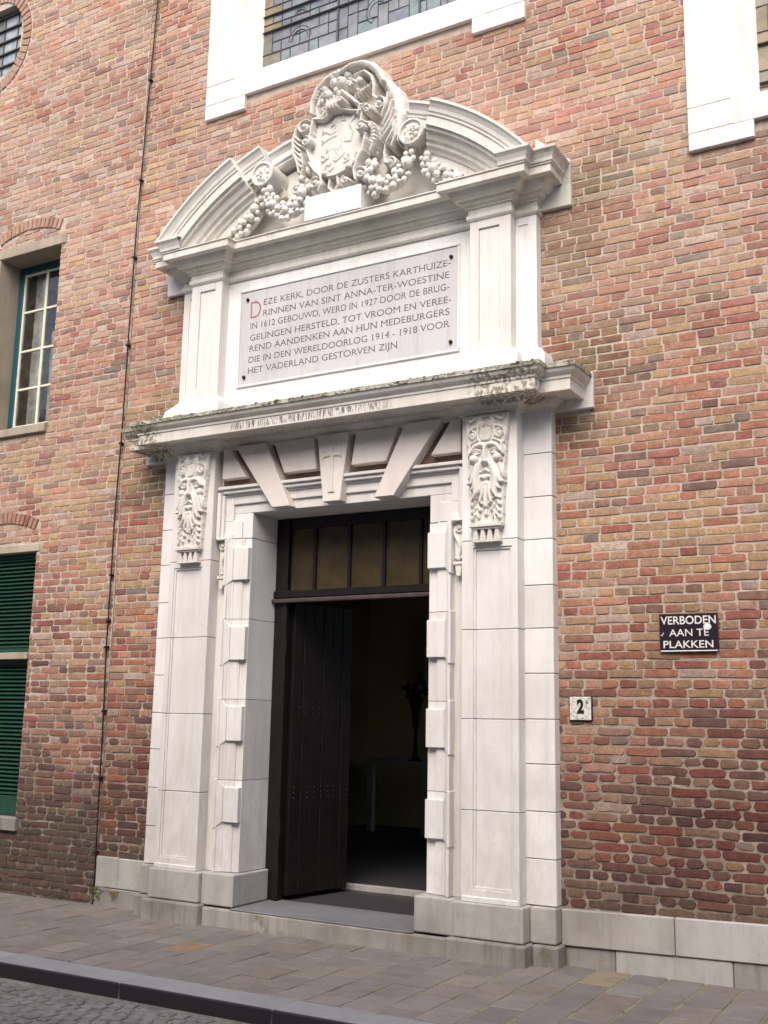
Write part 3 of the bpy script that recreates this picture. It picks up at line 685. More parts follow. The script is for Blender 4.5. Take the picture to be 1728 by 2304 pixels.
for s in (-1, 1):
    yb = -.172; p = arcprof(0)
    for y_b, a0, a1, nm in ((-.172, AB, AE, 'outer_arc'), (-.084, AI, AB, 'inner_arc')):
        pf = [(y_b, 1.80)] + p[1:-1] + [(y_b, 2.235)]
        v, f = arc(s * a0, s * a1, y_b, pf)
        if s < 0: f = [q[::-1] for q in f]
        # trim what would dip under the cornice
        v = [(x, y, max(z, 5.30)) for x, y, z in v]
        obj(nm, v, f, M['cornice'] if nm == 'outer_arc' else M['carved'], pd, bevel=.0)
    bandp = [(-.084, 2.03), (.04, 2.035), (.06, 2.05), (.06, 2.07), (.08, 2.075), (.085, 2.12), (.10, 2.145), (.12, 2.16), (.12, 2.18), (-.084, 2.22)]
    v, f = arc(s * AT, s * (AI + .004), -.084, bandp, 12)
    if s < 0: f = [q[::-1] for q in f]
    obj('crown_band', v, f, M['carved'], pd)
    d = MB(); cx, cz, rd = s * .690, 5.845, .108
    for k, (r_, y) in enumerate(((rd, -.30), (rd - .022, -.316), (rd - .05, -.292), (.0, -.292))): pass
    ring = [(rd, .0), (rd, -.272), (rd - .005, -.282), (rd - .018, -.284), (rd - .025, -.268), (rd - .036, -.262), (0.001, -.262)]
    n = 28; v = []; f = []
    for (r_, y) in ring:
        for k in range(n): t = 2 * math.pi * k / n; v.append((cx + r_ * math.cos(t), y, cz + r_ * math.sin(t)))
    for i in range(len(ring) - 1):
        for k in range(n): f.append((i * n + k, i * n + (k + 1) % n, (i + 1) * n + (k + 1) % n, (i + 1) * n + k)[::-1])
    d.add(v, f)
    rz = random.Random(2)
    for k in range(7):
        t = 2 * math.pi * k / 7 + .3; d.ball((cx + .045 * math.cos(t), -.268, cz + .045 * math.sin(t)), .020, 8, 6, (1, .8, 1))
    for k in range(6):
        t = 2 * math.pi * k / 6; d.ball((cx + .020 * math.cos(t), -.280, cz + .020 * math.sin(t)), .011, 7, 5)
    d.build('volute', M['carved'], pd, smooth=False)
# tympanum field
poly = [(2.0 * math.sin(a), ZC + 2.0 * math.cos(a)) for a in np.linspace(-R(42), R(42), 30)]
MB().prism(poly + [(1.3, 5.30), (-1.3, 5.30)], -.050, .02).build('tympanum', M['carved'], pd)
bx('crest_block', -.26, .26, -.275, -.05, 5.325, 5.528, SU, pd, .005)

# ---------------------------------------------------------------- relief carving
class Relief:
    def __init__(s, x0, x1, z0, z1, st):
        s.X, s.Z = np.meshgrid(np.arange(x0, x1 + st / 2, st), np.arange(z0, z1 + st / 2, st)); s.h = np.zeros_like(s.X)
    def stroke(s, pts, r, H, base=0., sq=False):
        rs = r if isinstance(r, (list, tuple)) else [r] * len(pts); best = np.full_like(s.h, -1.)
        for (p, q, ra, rb) in zip(pts, pts[1:], rs, rs[1:]):
            dx, dz = q[0] - p[0], q[1] - p[1]; L = dx * dx + dz * dz + 1e-12
            t = np.clip(((s.X - p[0]) * dx + (s.Z - p[1]) * dz) / L, 0, 1); rad = ra + (rb - ra) * t
            d = np.hypot(s.X - p[0] - t * dx, s.Z - p[1] - t * dz) / np.maximum(rad, 1e-4)
            best = np.maximum(best, 1 - d * d)
        hh = np.where(best > 0, base + H * np.sqrt(np.maximum(best, 0)), 0); s.h = np.maximum(s.h, hh); return s
    def ball(s, x, z, r, H, base=0.): return s.stroke([(x, z), (x + 1e-5, z)], r, H, base)
    def poly(s, P, base, bulge=0., k=.05):
        ins = np.zeros(s.h.shape, bool); d = np.full(s.h.shape, 9.); n = len(P)
        for i in range(n):
            (x1, z1), (x2, z2) = P[i], P[(i + 1) % n]
            c = ((z1 > s.Z) != (z2 > s.Z)) & (s.X < (x2 - x1) * (s.Z - z1) / (z2 - z1 + 1e-12) + x1); ins ^= c
            dx, dz = x2 - x1, z2 - z1; t = np.clip(((s.X - x1) * dx + (s.Z - z1) * dz) / (dx * dx + dz * dz + 1e-12), 0, 1)
            d = np.minimum(d, np.hypot(s.X - x1 - t * dx, s.Z - z1 - t * dz))
        s.h = np.where(ins, np.maximum(s.h, base + bulge * (1 - np.exp(-d / k))), s.h); return s
    def spiral(s, x, z, r0, turns, a0, dr, w_, H, base=0., r1=.008):
        n = int(14 * turns) + 2; pts = [(x + (r0 + (r1 - r0) * k / n) * math.cos(a0 + dr * 2 * math.pi * turns * k / n), z + (r0 + (r1 - r0) * k / n) * math.sin(a0 + dr * 2 * math.pi * turns * k / n)) for k in range(n + 1)]
        s.stroke(pts, w_, H, base); s.ball(x, z, w_ * 1.5, H * 1.15, base); return s
    def build(s, name, y0, mat, parent, flip=1, dx=0, dz=0):
        ny, nx = s.h.shape; keep = s.h > 1e-4; idx = -np.ones(s.h.shape, int)
        fq = keep[:-1, :-1] | keep[1:, :-1] | keep[:-1, 1:] | keep[1:, 1:]
        use = np.zeros_like(keep); use[:-1, :-1] |= fq; use[1:, :-1] |= fq; use[:-1, 1:] |= fq; use[1:, 1:] |= fq
        idx[use] = np.arange(use.sum()); v = [(flip * x + dx, y0 - h, z + dz) for x, z, h in zip(s.X[use], s.Z[use], s.h[use])]
        a, b = np.nonzero(fq); f = np.stack([idx[a, b], idx[a, b + 1], idx[a + 1, b + 1], idx[a + 1, b]], 1).tolist()
        if flip < 0: f = [q[::-1] for q in f]
        return obj(name, v, f, mat, parent, smooth=True)
CV = M['carved']
# --- crest
cs = empty('crest'); cs.parent = po
c = Relief(-.62, .72, 5.50, 6.78, .0055)
c.poly([(-.30, 5.53), (-.36, 5.75), (-.40, 5.95), (-.44, 6.15), (-.38, 6.28), (-.27, 6.32), (-.27, 6.5), (-.16, 6.62), (.0, 6.68), (.2, 6.68), (.36, 6.61), (.46, 6.47), (.56, 6.32), (.62, 6.12), (.6, 5.95), (.5, 5.82), (.44, 5.7), (.40, 5.53)], .025)
SH = [(-.225, 6.255), (-.12, 6.225), (-.03, 6.26), (.08, 6.26), (.18, 6.22), (.262, 6.20), (.245, 6.07), (.295, 5.98), (.275, 5.86), (.215, 5.765), (.14, 5.70), (.03, 5.672), (-.06, 5.675), (-.14, 5.735), (-.225, 5.84), (-.278, 5.97), (-.25, 6.10)]
c.poly(SH, .115, .025, .06); c.stroke(SH + [SH[0]], .015, .055, .135)
# rampant lion and its companion in low relief
def lion(ox, oz, k, fl=1):
    T = lambda p: [(ox + fl * x * k, oz + z * k) for x, z in p]
    c.stroke(T([(-.02, .02), (.02, .09), (.01, .17)]), [.035 * k, .04 * k, .045 * k], .010, .138)
    c.ball(*T([(-.02, .23)])[0], .038 * k, .013, .138)
    for t in range(9): a = t * .7; c.stroke(T([(-.01 + .03 * math.cos(a), .22 + .03 * math.sin(a)), (-.01 + .065 * math.cos(a), .22 + .065 * math.sin(a))]), [.008 * k, .003 * k], .012, .138)
    for P in ([(.0, .16), (-.07, .138), (-.12, .17)], [(.0, .12), (-.07, .11), (-.12, .09)], [(-.01, .04), (-.07, .01), (-.1, -.05)], [(.03, .04), (.05, -.04), (.0, -.08)]):
        c.stroke(T(P), [.018 * k, .012 * k, .010 * k], .009, .138); x, z = P[-1]
        for q in (-1, 0, 1): c.stroke(T([(x, z), (x - .03, z + .022 * q)]), [.007 * k, .003 * k], .010, .138)
    c.stroke(T([(.04, .05), (.1, .04), (.12, .12), (.09, .18), (.13, .24)]), [.006 * k, .007 * k, .007 * k, .009 * k, .014 * k], .011, .138)
lion(.02, 5.93, 1.15); lion(-.06, 5.80, .62); lion(.14, 5.75, .45)
# crown piece: gadrooned ridges, fruit and straps
c.stroke([(-.262, 6.33), (-.262, 6.44), (-.21, 6.55), (-.12, 6.62), (-.04, 6.65)], [.022, .026, .028, .026, .02], .08, .09)
c.stroke([(-.20, 6.28), (-.215, 6.36), (-.19, 6.46), (-.14, 6.52)], [.014, .018, .016, .012], .05, .1)
for k in range(17):
    t = k / 16; x = -.275 + .24 * t; z = 6.36 + .31 * math.sin(t * 1.45); c.ball(x - .012 * (1 - t), z, .012, .03, .12)
RP = [(.05, 6.63), (.14, 6.665), (.25, 6.655), (.34, 6.60), (.41, 6.52), (.455, 6.42)]
c.stroke(RP, [.022, .03, .034, .036, .034, .03], .10, .09)
for k in range(22):
    t = k / 21 * 5; i = min(int(t), 4); u = t - i; x = RP[i][0] + (RP[i + 1][0] - RP[i][0]) * u; z = RP[i][1] + (RP[i + 1][1] - RP[i][1]) * u
    c.stroke([(x, z), (x - .02, z - .03)] if k % 1 == 0 else [(x, z)], [.010, .006], .04, .165)
c.stroke([(.17, 6.56), (.27, 6.57), (.34, 6.50), (.365, 6.40), (.36, 6.31), (.40, 6.27)], [.014, .02, .022, .022, .018, .016], .08, .10)
c.spiral(.425, 6.215, .062, 1.3, R(100), -1, .017, .09, .10)
c.spiral(.315, 6.185, .045, 1.2, R(160), -1, .015, .08, .13)
c.stroke([(.22, 6.17), (.25, 6.25), (.30, 6.245)], [.012, .016, .014], .07, .13)
c.stroke([(.06, 6.44), (.14, 6.36), (.21, 6.28)], [.018, .02, .016], .06, .14); c.stroke([(-.02, 6.42), (-.06, 6.33), (-.09, 6.26)], [.012, .012, .01], .05, .13)
c.stroke([(-.04, 6.30), (.02, 6.305), (.08, 6.315)], [.046, .05, .036], .12, .13)
for k in range(4): c.stroke([(-.05 + .033 * k, 6.26), (-.04 + .033 * k, 6.345)], .008, .03, .235)
c.spiral(.075, 6.315, .03, 1, 0, 1, .01, .03, .225)
for x, z, r_ in ((-.105, 6.46, .050), (-.04, 6.56, .045), (.03, 6.545, .055), (.14, 6.475, .062), (.09, 6.60, .035), (-.14, 6.53, .03), (.02, 6.44, .035), (.21, 6.51, .035), (-.07, 6.63, .03), (0, 6.65, .03), (-.02, 6.49, .03), (-.16, 6.42, .028), (.19, 6.43, .02), (-.2, 6.40, .02)):
    c.ball(x, z, r_, r_ * 1.2, .13); c.ball(x, z + r_ * .1, r_ * .3, r_ * .5, .13 + r_ * .95)
for k in range(9): c.ball(.155 + .03 * math.cos(k * .9), 6.48 + .03 * math.sin(k * .9), .012, .02, .2)
for k in range(6): c.stroke([(.16 + .028 * k, 6.375 + .012 * k), (.175 + .028 * k, 6.42 + .008 * k)], .009, .03, .11)
c.stroke([(-.22, 6.33), (-.19, 6.39)], .022, .05, .08); c.stroke([(-.17, 6.35), (-.15, 6.40)], .018, .05, .08); c.stroke([(-.22, 6.27), (-.15, 6.265), (-.12, 6.31)], .016, .06, .11)
# left side scrollwork
c.spiral(-.315, 6.205, .068, 1.4, R(60), 1, .018, .10, .09)
c.stroke([(-.29, 6.275), (-.37, 6.27), (-.42, 6.20), (-.44, 6.10), (-.43, 5.99), (-.39, 5.90), (-.37, 5.80)], [.016, .022, .026, .03, .026, .022, .015], .09, .08)
c.spiral(-.275, 6.045, .048, 1.4, R(90), -1, .018, .10, .12)
c.stroke([(-.235, 6.20), (-.24, 6.13), (-.25, 6.09)], .014, .07, .13)
for k in range(6): c.stroke([(-.43 + .006 * k, 6.16 - .05 * k), (-.37 + .004 * k, 6.10 - .05 * k)], [.012, .016], .06, .11)
c.stroke([(-.36, 5.98), (-.335, 5.88), (-.35, 5.76), (-.36, 5.66)], [.016, .013, .01, .008], .07, .09)
# right side scrollwork and acanthus wing
c.spiral(.275, 6.03, .045, 1.4, R(60), 1, .018, .10, .14)
c.stroke([(.28, 6.085), (.335, 6.065), (.375, 6.0), (.385, 5.92), (.365, 5.85), (.345, 5.80)], [.018, .026, .03, .028, .024, .014], .09, .10)
for k in range(8): a = R(80 - 20 * k); c.stroke([(.33 + .03 * math.cos(a), 5.96 + .07 * math.sin(a)), (.345 + .055 * math.cos(a), 5.96 + .105 * math.sin(a))], .010, .035, .165)
c.stroke([(.45, 6.44), (.53, 6.33), (.585, 6.20), (.60, 6.08), (.575, 5.96), (.545, 5.88)], [.03, .05, .055, .05, .045, .03], .07, .08)
for (x0, z0, x1, z1) in ((.50, 6.30, .44, 6.10), (.54, 6.22, .455, 6.02), (.56, 6.14, .45, 5.95), (.57, 6.07, .455, 5.90), (.58, 6.02, .49, 5.845), (.585, 5.98, .54, 5.80), (.60, 5.99, .60, 5.83)):
    c.stroke([(x0, z0), ((x0 + x1) / 2 + .012, (z0 + z1) / 2), (x1, z1)], [.012, .020, .012], .06, .12); c.ball(x1, z1, .018, .05, .12)
c.stroke([(.56, 6.28), (.575, 6.12), (.55, 5.98)], .007, .03, .145)
# foot of the crest
c.spiral(-.395, 5.66, .05, 1.3, R(0), -1, .014, .08, .08); c.spiral(-.175, 5.635, .055, 1.3, R(80), 1, .018, .09, .12)
c.stroke([(-.25, 5.85), (-.19, 5.76), (-.13, 5.70), (-.115, 5.62), (-.15, 5.56)], [.014, .02, .022, .02, .014], .08, .12)
c.spiral(.12, 5.60, .04, 1.2, R(120), 1, .014, .08, .12); c.spiral(.275, 5.615, .055, 1.3, R(110), -1, .018, .09, .12)
c.stroke([(.30, 5.93), (.28, 5.82), (.23, 5.74), (.205, 5.66), (.22, 5.57)], [.014, .02, .022, .02, .014], .08, .13)
c.stroke([(-.05, 5.66), (-.06, 5.58), (-.02, 5.54)], [.02, .016, .02], .07, .1); c.stroke([(.03, 5.66), (.04, 5.58), (.01, 5.54)], [.02, .016, .02], .08, .1)
c.ball(-.085, 5.70, .03, .05, .17); c.ball(.15, 5.71, .032, .05, .17)
c.spiral(.515, 5.69, .052, 1.2, R(-90), 1, .016, .07, .07); c.stroke([(.47, 5.87), (.455, 5.78), (.465, 5.69)], [.012, .018, .016], .07, .07)
c.h[c.h > 0] *= .88; c.X = c.X * .94 + .005; c.Z = 5.50 + (c.Z - 5.5) * .925; c.build('carved_crest', -.115, CV, cs)
MB().prism([(-.34, 5.53), (-.37, 5.95), (-.37, 6.12), (-.23, 6.24), (-.23, 6.42), (-.1, 6.54), (.1, 6.55), (.28, 6.48), (.40, 6.33), (.48, 6.14), (.50, 5.95), (.40, 5.75), (.34, 5.53)], -.125, .01).build('crest_back', CV, cs)
# fruit garlands
def garland(pts, seed, n, r0, r1, y, sp=.05):
    rr = random.Random(seed); g = MB(); P = [Vector((a, 0, b)) for a, b in pts]; put = []
    for k in range(n * 30):
        if len(put) >= n: break
        t = rr.random() * (len(P) - 1); i = min(int(t), len(P) - 2); p = P[i].lerp(P[i + 1], t - i)
        q = rr.uniform(-1, 1); d = (P[i + 1] - P[i]).normalized(); nn = Vector((-d.z, 0, d.x)); wd = sp * (.45 + .55 * math.sin(math.pi * t / (len(P) - 1)))
        r_ = r1 * (1 - .6 * rr.random() ** .7) if len(put) < n * .35 else rr.uniform(r0, r0 * 1.7); p = p + nn * q * wd
        if any((p.x - a) ** 2 + (p.z - b) ** 2 < ((r_ + c_) * .80) ** 2 for a, b, c_ in put): continue
        put.append((p.x, p.z, r_)); yy = y - .035 * (1 - q * q) - rr.uniform(0, .02)
        g.ball((p.x, yy, p.z), r_, 12, 8, (1, .95, rr.uniform(.92, 1.15)))
        if r_ > .026: g.ball((p.x + r_ * .1, yy - r_ * .86, p.z - r_ * .3), r_ * .2, 5, 4)
    g.tube([(p.x, y + .035, p.z) for p in P], [.02] + [.038] * (len(P) - 2) + [.02], 6)
    return g
for s, k in ((-1, 3), (1, 5)):
    tp = [(s * .665, 5.72), (s * .625, 5.60), (s * .54, 5.50), (s * .43, 5.475), (s * .335, 5.52), (s * .31, 5.62), (s * .315, 5.72)]
    g = garland(tp, k, 40, .020, .052, -.21, sp=.078)
    # leaves tying the garland to the volute
    for (ax, az, bx_, bz_) in ((.675, 5.86, .66, 5.76), (.665, 5.82, .69, 5.70), (.66, 5.80, .62, 5.70), (.315, 5.88, .32, 5.77), (.33, 5.84, .36, 5.76), (.30, 5.84, .275, 5.76)):
        g.tube([(s * ax, -.30 if ax > .5 else -.2, az), (s * (ax + bx_) / 2, -.24 if ax > .5 else -.2, (az + bz_) / 2), (s * bx_, -.17, bz_)], [.010, .022, .006], 6)
    g.build('fruit_garland', CV, cs, smooth=True)
    g = garland([(s * .76, 5.68), (s * .80, 5.58), (s * .86, 5.50), (s * .97, 5.44), (s * 1.06, 5.40)], k + 20, 24, .018, .044, -.17, sp=.07)
    g.tube([(s * .72, -.16, 5.76), (s * .755, -.15, 5.72), (s * .775, -.12, 5.66)], [.008, .02, .01], 6); g.build('fruit_cluster', CV, cs, smooth=True)
# --- mask brackets on the pilasters (local x, z)
k_ = Relief(-.185, .185, .10, .92, .0036)
k_.poly([(-.165, .895), (.165, .895), (.160, .82), (.128, .45), (.118, .11), (-.118, .11), (-.128, .45), (-.160, .82)], .028)
for s in (-1, 1):
    k_.stroke([(s * .155, .88), (s * .150, .80), (s * .122, .45), (s * .112, .12)], .007, .012, .028)
    k_.spiral(s * .036, .825, .030, 1.2, R(90), -s, .011, .045, .035); k_.stroke([(s * .036, .87), (s * .08, .865), (s * .115, .845), (s * .14, .87)], [.011, .013, .013, .006], .04, .03)
    k_.spiral(s * .098, .745, .030, 1.2, R(90), s, .011, .045, .03); k_.stroke([(s * .06, .81), (s * .09, .80), (s * .13, .78), (s * .142, .73), (s * .135, .68)], [.01, .012, .012, .01, .006], .04, .03)
    k_.stroke([(s * .058, .80), (s * .062, .74), (s * .045, .70)], [.012, .012, .014], .05, .03)
    k_.stroke([(0, .668), (s * .04, .675), (s * .08, .665), (s * .112, .62)], [.020, .020, .018, .012], .05, .055)      # brow
    k_.ball(s * .066, .628, .024, .035, .045); k_.stroke([(s * .038, .628), (s * .066, .645), (s * .095, .625)], .007, .03, .06); k_.stroke([(s * .04, .615), (s * .066, .605), (s * .092, .615)], .006, .03, .055)
    k_.ball(s * .090, .568, .032, .05, .04)                                                                      # cheek
    k_.stroke([(s * .030, .555), (s * .055, .48), (s * .075, .40), (s * .100, .36)], [.018, .024, .02, .008], .06, .05)  # moustache locks
    k_.stroke([(s * .07, .53), (s * .092, .46), (s * .108, .41), (s * .132, .405)], [.016, .018, .014, .006], .05, .045)
    k_.stroke([(s * .1, .53), (s * .122, .47), (s * .13, .44)], [.014, .014, .006], .045, .035)
    k_.stroke([(s * .045, .44), (s * .05, .36), (s * .075, .31)], [.014, .018, .009], .05, .045); k_.ball(s * .075, .305, .013, .05, .035)
    k_.stroke([(s * .022, .40), (s * .028, .33), (s * .040, .275)], [.014, .016, .010], .05, .045); k_.ball(s * .043, .272, .012, .05, .04)
    for q in range(4):
        z = .30 - .046 * q; k_.stroke([(s * .080, z + .03), (s * (.095 + .004 * (q % 2)), z)], [.010, .016], .045, .03)
        k_.stroke([(s * (.05 + .006 * q), z + .0), (s * (.03 + .014 * q), z - .035)], [.009, .014], .045, .03)
for q in range(-2, 3): k_.stroke([(q * .017, .79), (q * .019, .735), (q * .012, .705)], [.009, .010, .007], .05, .035)
k_.poly([(-.10, .68), (-.07, .70), (.07, .70), (.10, .68), (.12, .58), (.07, .42), (.03, .36), (-.03, .36), (-.07, .42), (-.12, .58)], .035, .02, .02)
k_.stroke([(0, .655), (0, .60), (0, .555)], [.014, .018, .026], .085, .05); k_.ball(.022, .553, .014, .05, .055); k_.ball(-.022, .553, .014, .05, .055)
k_.stroke([(-.035, .475), (0, .498), (.035, .475)], [.007, .009, .007], .04, .055); k_.stroke([(-.025, .448), (0, .440), (.025, .448)], [.018, .024, .018], .05, .05); k_.ball(0, .40, .03, .045, .04)
k_.stroke([(0, .37), (0, .30), (0, .245)], [.016, .018, .018], .05, .045)
k_.stroke([(0, .22), (0, .19)], [.012, .014], .04, .03)
k_.h = np.where(k_.h > .028, .028 + (k_.h - .028) * .58, k_.h)
for s in (-1, 1):
    mk = empty('mask_bracket'); mk.parent = po
    if s > 0:   # the right-hand head has fuller cheeks and a longer moustache
        for t in (-1, 1):
            k_.stroke([(t * .05, .53), (t * .075, .44), (t * .07, .34), (t * .085, .30)], [.02, .026, .022, .008], .035, .045); k_.ball(t * .088, .575, .030, .03, .055)
            k_.stroke([(t * .06, .71), (t * .115, .68), (t * .125, .60)], [.008, .012, .01], .03, .035)
    k_.build('mask', -.2, CV, mk, flip=1, dx=s * 1.292, dz=2.68)
    g = MB(); cx = s * 1.292
    g.box(cx - .118, cx + .118, -.262, -.19, 2.782, 2.806); g.box(cx - .104, cx + .104, -.25, -.19, 2.768, 2.782)
    for q in range(4):
        xm = cx - .078 + .052 * q; g.prism([(xm - .024, 2.69), (xm + .024, 2.69), (xm + .010, 2.767), (xm - .010, 2.767)], -.243, -.19)
    g.box(cx - .103, cx + .103, -.245, -.19, 2.680, 2.690)
    g.build('bracket_foot', CV, mk, bevel=.002)

# ---------------------------------------------------------------- lettering
def text(body, x0, x1, z0, cap, y, mat, parent, name='inscription_line', th=.0015, bold=0.0, space=1.0, serif=False):
    cu = bpy.data.curves.new(name, 'FONT'); cu.body = body; cu.size = 1; cu.extrude = .0; cu.offset = bold; cu.space_character = space
    t = bpy.data.objects.new('tmp', cu); COL.objects.link(t); dg = bpy.context.evaluated_depsgraph_get(); dg.update()
    me = bpy.data.meshes.new_from_object(t.evaluated_get(dg)); bpy.data.objects.remove(t)
    xs = [q.co.x for q in me.vertices]; zs = [q.co.y for q in me.vertices]; mn, mx = min(xs), max(xs)
    sx = (x1 - x0) / (mx - mn); sz = cap / .70
    v = [(x0 + (q.co.x - mn) * sx, y, z0 + q.co.y * sz) for q in me.vertices]; f = [tuple(p.vertices) for p in me.polygons]
    a = MB(); a.add(v, f); n = len(v)
    if serif:
        top = max(zs[i] for i in range(len(zs)))
        for e in me.edges:
            p, q = (me.vertices[i].co for i in e.vertices); ln = abs(p.x - q.x)
            if abs(p.y - q.y) < .004 and .02 < ln < .15 and (abs(p.y) < .012 or .66 < p.y < .74):
                xm = (p.x + q.x) / 2; X = x0 + (xm - mn) * sx; hw_ = (ln / 2 + .05) * sx; Z = z0 + p.y * sz; up = 1 if p.y < .3 else -1
                a.add([(X - hw_, y, Z), (X + hw_, y, Z), (X + hw_, y, Z + up * cap * .035), (X - hw_, y, Z + up * cap * .035)], [(0, 1, 2, 3)])
    return a.build(name, mat, parent, kind='stuff' if len(body) > 1 else None)
pq = tag(empty('inscription_plaque', (0, -.07, 4.14)), 'pale stone plaque with a Dutch inscription in dark capitals and a red initial D', 'plaque')
bx('slab', -.990, .990, -.079, -.0745, 4.140, 4.937, M['plaque'], pq, .001)
for n_, (t, a, b, z) in enumerate([('EZE KERK, DOOR DE ZUSTERS KARTHUIZE-', -.775, .925, 4.796), ('RINNEN VAN SINT ANNA-TER-WOESTINE', -.775, .915, 4.702), ('IN 1612 GEBOUWD, WERD IN 1927 DOOR DE BRUG-', -.900, .915, 4.609), ('GELINGEN HERSTELD, TOT VROOM EN VEREE-', -.900, .930, 4.508), ('REND AANDENKEN AAN HUN MEDEBURGERS', -.900, .915, 4.416), ('DIE IN DEN WERELDOORLOG 1914 - 1918 VOOR', -.905, .915, 4.321), ('HET VADERLAND GESTORVEN ZIJN', -.907, .480, 4.229)]):
    text(t, a + .01, b + .01, z, .052, -.0800, M['ink'], pq, bold=-.006, serif=True)
text('D', -.895, -.79, 4.700, .150, -.0801, M['red'], pq, 'initial_letter', bold=-.012, serif=True)
for x, z in ((-.925, 4.868), (.940, 4.862), (-.932, 4.203), (.940, 4.200)):
    g = MB(); g.tube([(x, -.07, z), (x, -.092, z)], .014, 12); g.ball((x, -.092, z), .011, 10, 6, (1, .6, 1)); g.build('bolt', M['iron'], pq, smooth=False)
sg = tag(empty('enamel_sign', (2.565, 0, 1.95)), 'chipped dark enamel sign with white letters reading VERBODEN AAN TE PLAKKEN', 'sign')
bx('plate', 2.385, 2.745, -.018, .004, 1.947, 2.178, M['enamel'], sg, .003)
text('VERBODEN', 2.394, 2.735, 2.113, .050, -.0195, M['enamelw'], sg, 'lettering', bold=.012)
text('AAN TE', 2.446, 2.690, 2.038, .045, -.0195, M['enamelw'], sg, 'lettering', bold=.004)
text('PLAKKEN', 2.408, 2.715, 1.966, .045, -.0195, M['enamelw'], sg, 'lettering', bold=.010)
g = MB(); g.tube([(2.394, -.0195, 2.050), (2.400, -.0195, 2.040), (2.410, -.0195, 2.062)], .003, 4); g.build('scratch', M['enamelw'], sg)
g = MB(); g.ball((2.682, -.0185, 2.093), .024, 14, 8, (1.05, .08, .85)); g.build('paint_spot', M['chalk'], sg, smooth=True)
g = MB(); g.box(2.39, 2.74, -.022, -.017, 1.944, 1.951); g.build('worn_edge', M['chalk'], sg)
nb = tag(empty('number_plate', (1.855, 0, 1.59)), 'small cracked white house number plate with a black figure 2 and dark rim', 'sign')
bx('rim', 1.776, 1.934, -.014, .004, 1.507, 1.669, M['iron'], nb, .012, seg=3)
def platemat():
    m, t, b = nodes('cracked_white_enamel'); k = N(t)
    vo = k.n('ShaderNodeTexVoronoi', feature='DISTANCE_TO_EDGE'); vo.inputs['Scale'].default_value = 22; k.l(k.pos(), vo.inputs['Vector'])
    c = k.mix(k.ramp(vo.outputs[0], .0, .045, .75, 0), (.66, .64, .58), (.08, .07, .06)); c = k.mix(k.ramp(k.noise(35, 4, .7), .58, .66), c, (.12, .10, .09))
    k.l(c, b.inputs['Base Color']); b.inputs['Roughness'].default_value = .4; return m
bx('plate', 1.783, 1.927, -.0165, -.01, 1.514, 1.662, platemat(), nb, .002)
text('2', 1.832, 1.880, 1.560, .082, -.0178, M['iron'], nb, 'figure', bold=.05)

# ---------------------------------------------------------------- doorway
ds = tag(empty('doorstep', (0, 0, 0)), 'broad grey stone step with a worn bluestone top in front of the door', 'step')
m_ = MB().box(-1.006, 1.006, -.215, .30, -.08, .118); m_.build('riser', M['riser'], ds, bevel=.01, seg=2)
bx('tread', -.745, .745, -.213, .32, .1185, .131, M['bluestone'], ds, .004)
dr = tag(empty('church_door', (0, .28, .13)), 'dark brown church door standing open inward below a five pane transom window', 'door')
WD_ = M['wood']
m_ = MB(); m_.box(-.784, -.665, .25, .33, .131, 3.071); m_.box(.665, .784, .25, .33, .131, 3.071); m_.box(-.665, .665, .25, .33, 2.987, 3.071); m_.box(-.70, -.655, .235, .25, .131, 3.071); m_.build('frame', WD_, dr, bevel=.006)
bx('rail', -.784, .784, .225, .34, 2.425, 2.484, WD_, dr, .006); bx('drip_moulding', -.79, .79, .205, .24, 2.385, 2.42, M['rail'], dr, .01, seg=3)
tf = empty('transom'); tf.parent = dr; tf.location = (0, 0, 0)
for x in (-.418, -.098, .212, .530): bx('glazing_bar', x - .014, x + .014, .255, .30, 2.484, 2.987, WD_, dr, .003)
bpy.data.objects.remove(tf)
XB = [-.665, -.418, -.098, .212, .530, .665]
for a, b in zip(XB, XB[1:]): bx('transom_pane', a + .014, b - .014, .278, .284, 2.486, 2.985, M['tglass'], dr, 0)
# open leaf, hinged on the left
lf = empty('door_leaf'); lf.parent = dr
def leaf(name, a, b, t0, t1, z0, z1, mat, bevel=.003):
    """box in leaf coordinates: a..b along the leaf from the hinge, t across it"""
    H = Vector((-.650, .315)); D = Vector((.20, .98)).normalized(); Nn = Vector((D.y, -D.x))
    m = MB().box(a, b, t0, t1, z0, z1); m.v = [(*(H + D * x + Nn * y), z) for x, y, z in m.v]
    # parent chain offsets
    return m.build(name, mat, lf, bevel=bevel)
lf.location = (0, -.28, -.13)
for k in range(6): leaf('plank', .012 + .112 * k, .012 + .112 * (k + 1) - .006, -.02, .02 + (.003 if k % 2 else 0), .16, 2.40, WD_)
for z in (.55, 1.0, 1.6, 2.2):
    leaf('batten', .02, .68, -.03, -.02, z - .05, z + .05, WD_)
nl = MB(); H = Vector((-.650, .315)); D = Vector((.20, .98)).normalized(); Nn = Vector((D.y, -D.x))
for z in (1.53, 1.575, 1.62, .88, .92, .96):
    for k in range(9):
        p = H + D * (.05 + .075 * k + (.035 if round(z * 1000) % 45 == 0 else 0)) + Nn * .024; nl.ball((p.x, p.y, z), .0045, 6, 4)
nl.build('nail_heads', M['rail'], lf, kind='stuff')
for z in (.6, 2.0): bx('hinge', -.672, -.652, .243, .262, z, z + .12, M['iron'], dr, .003)
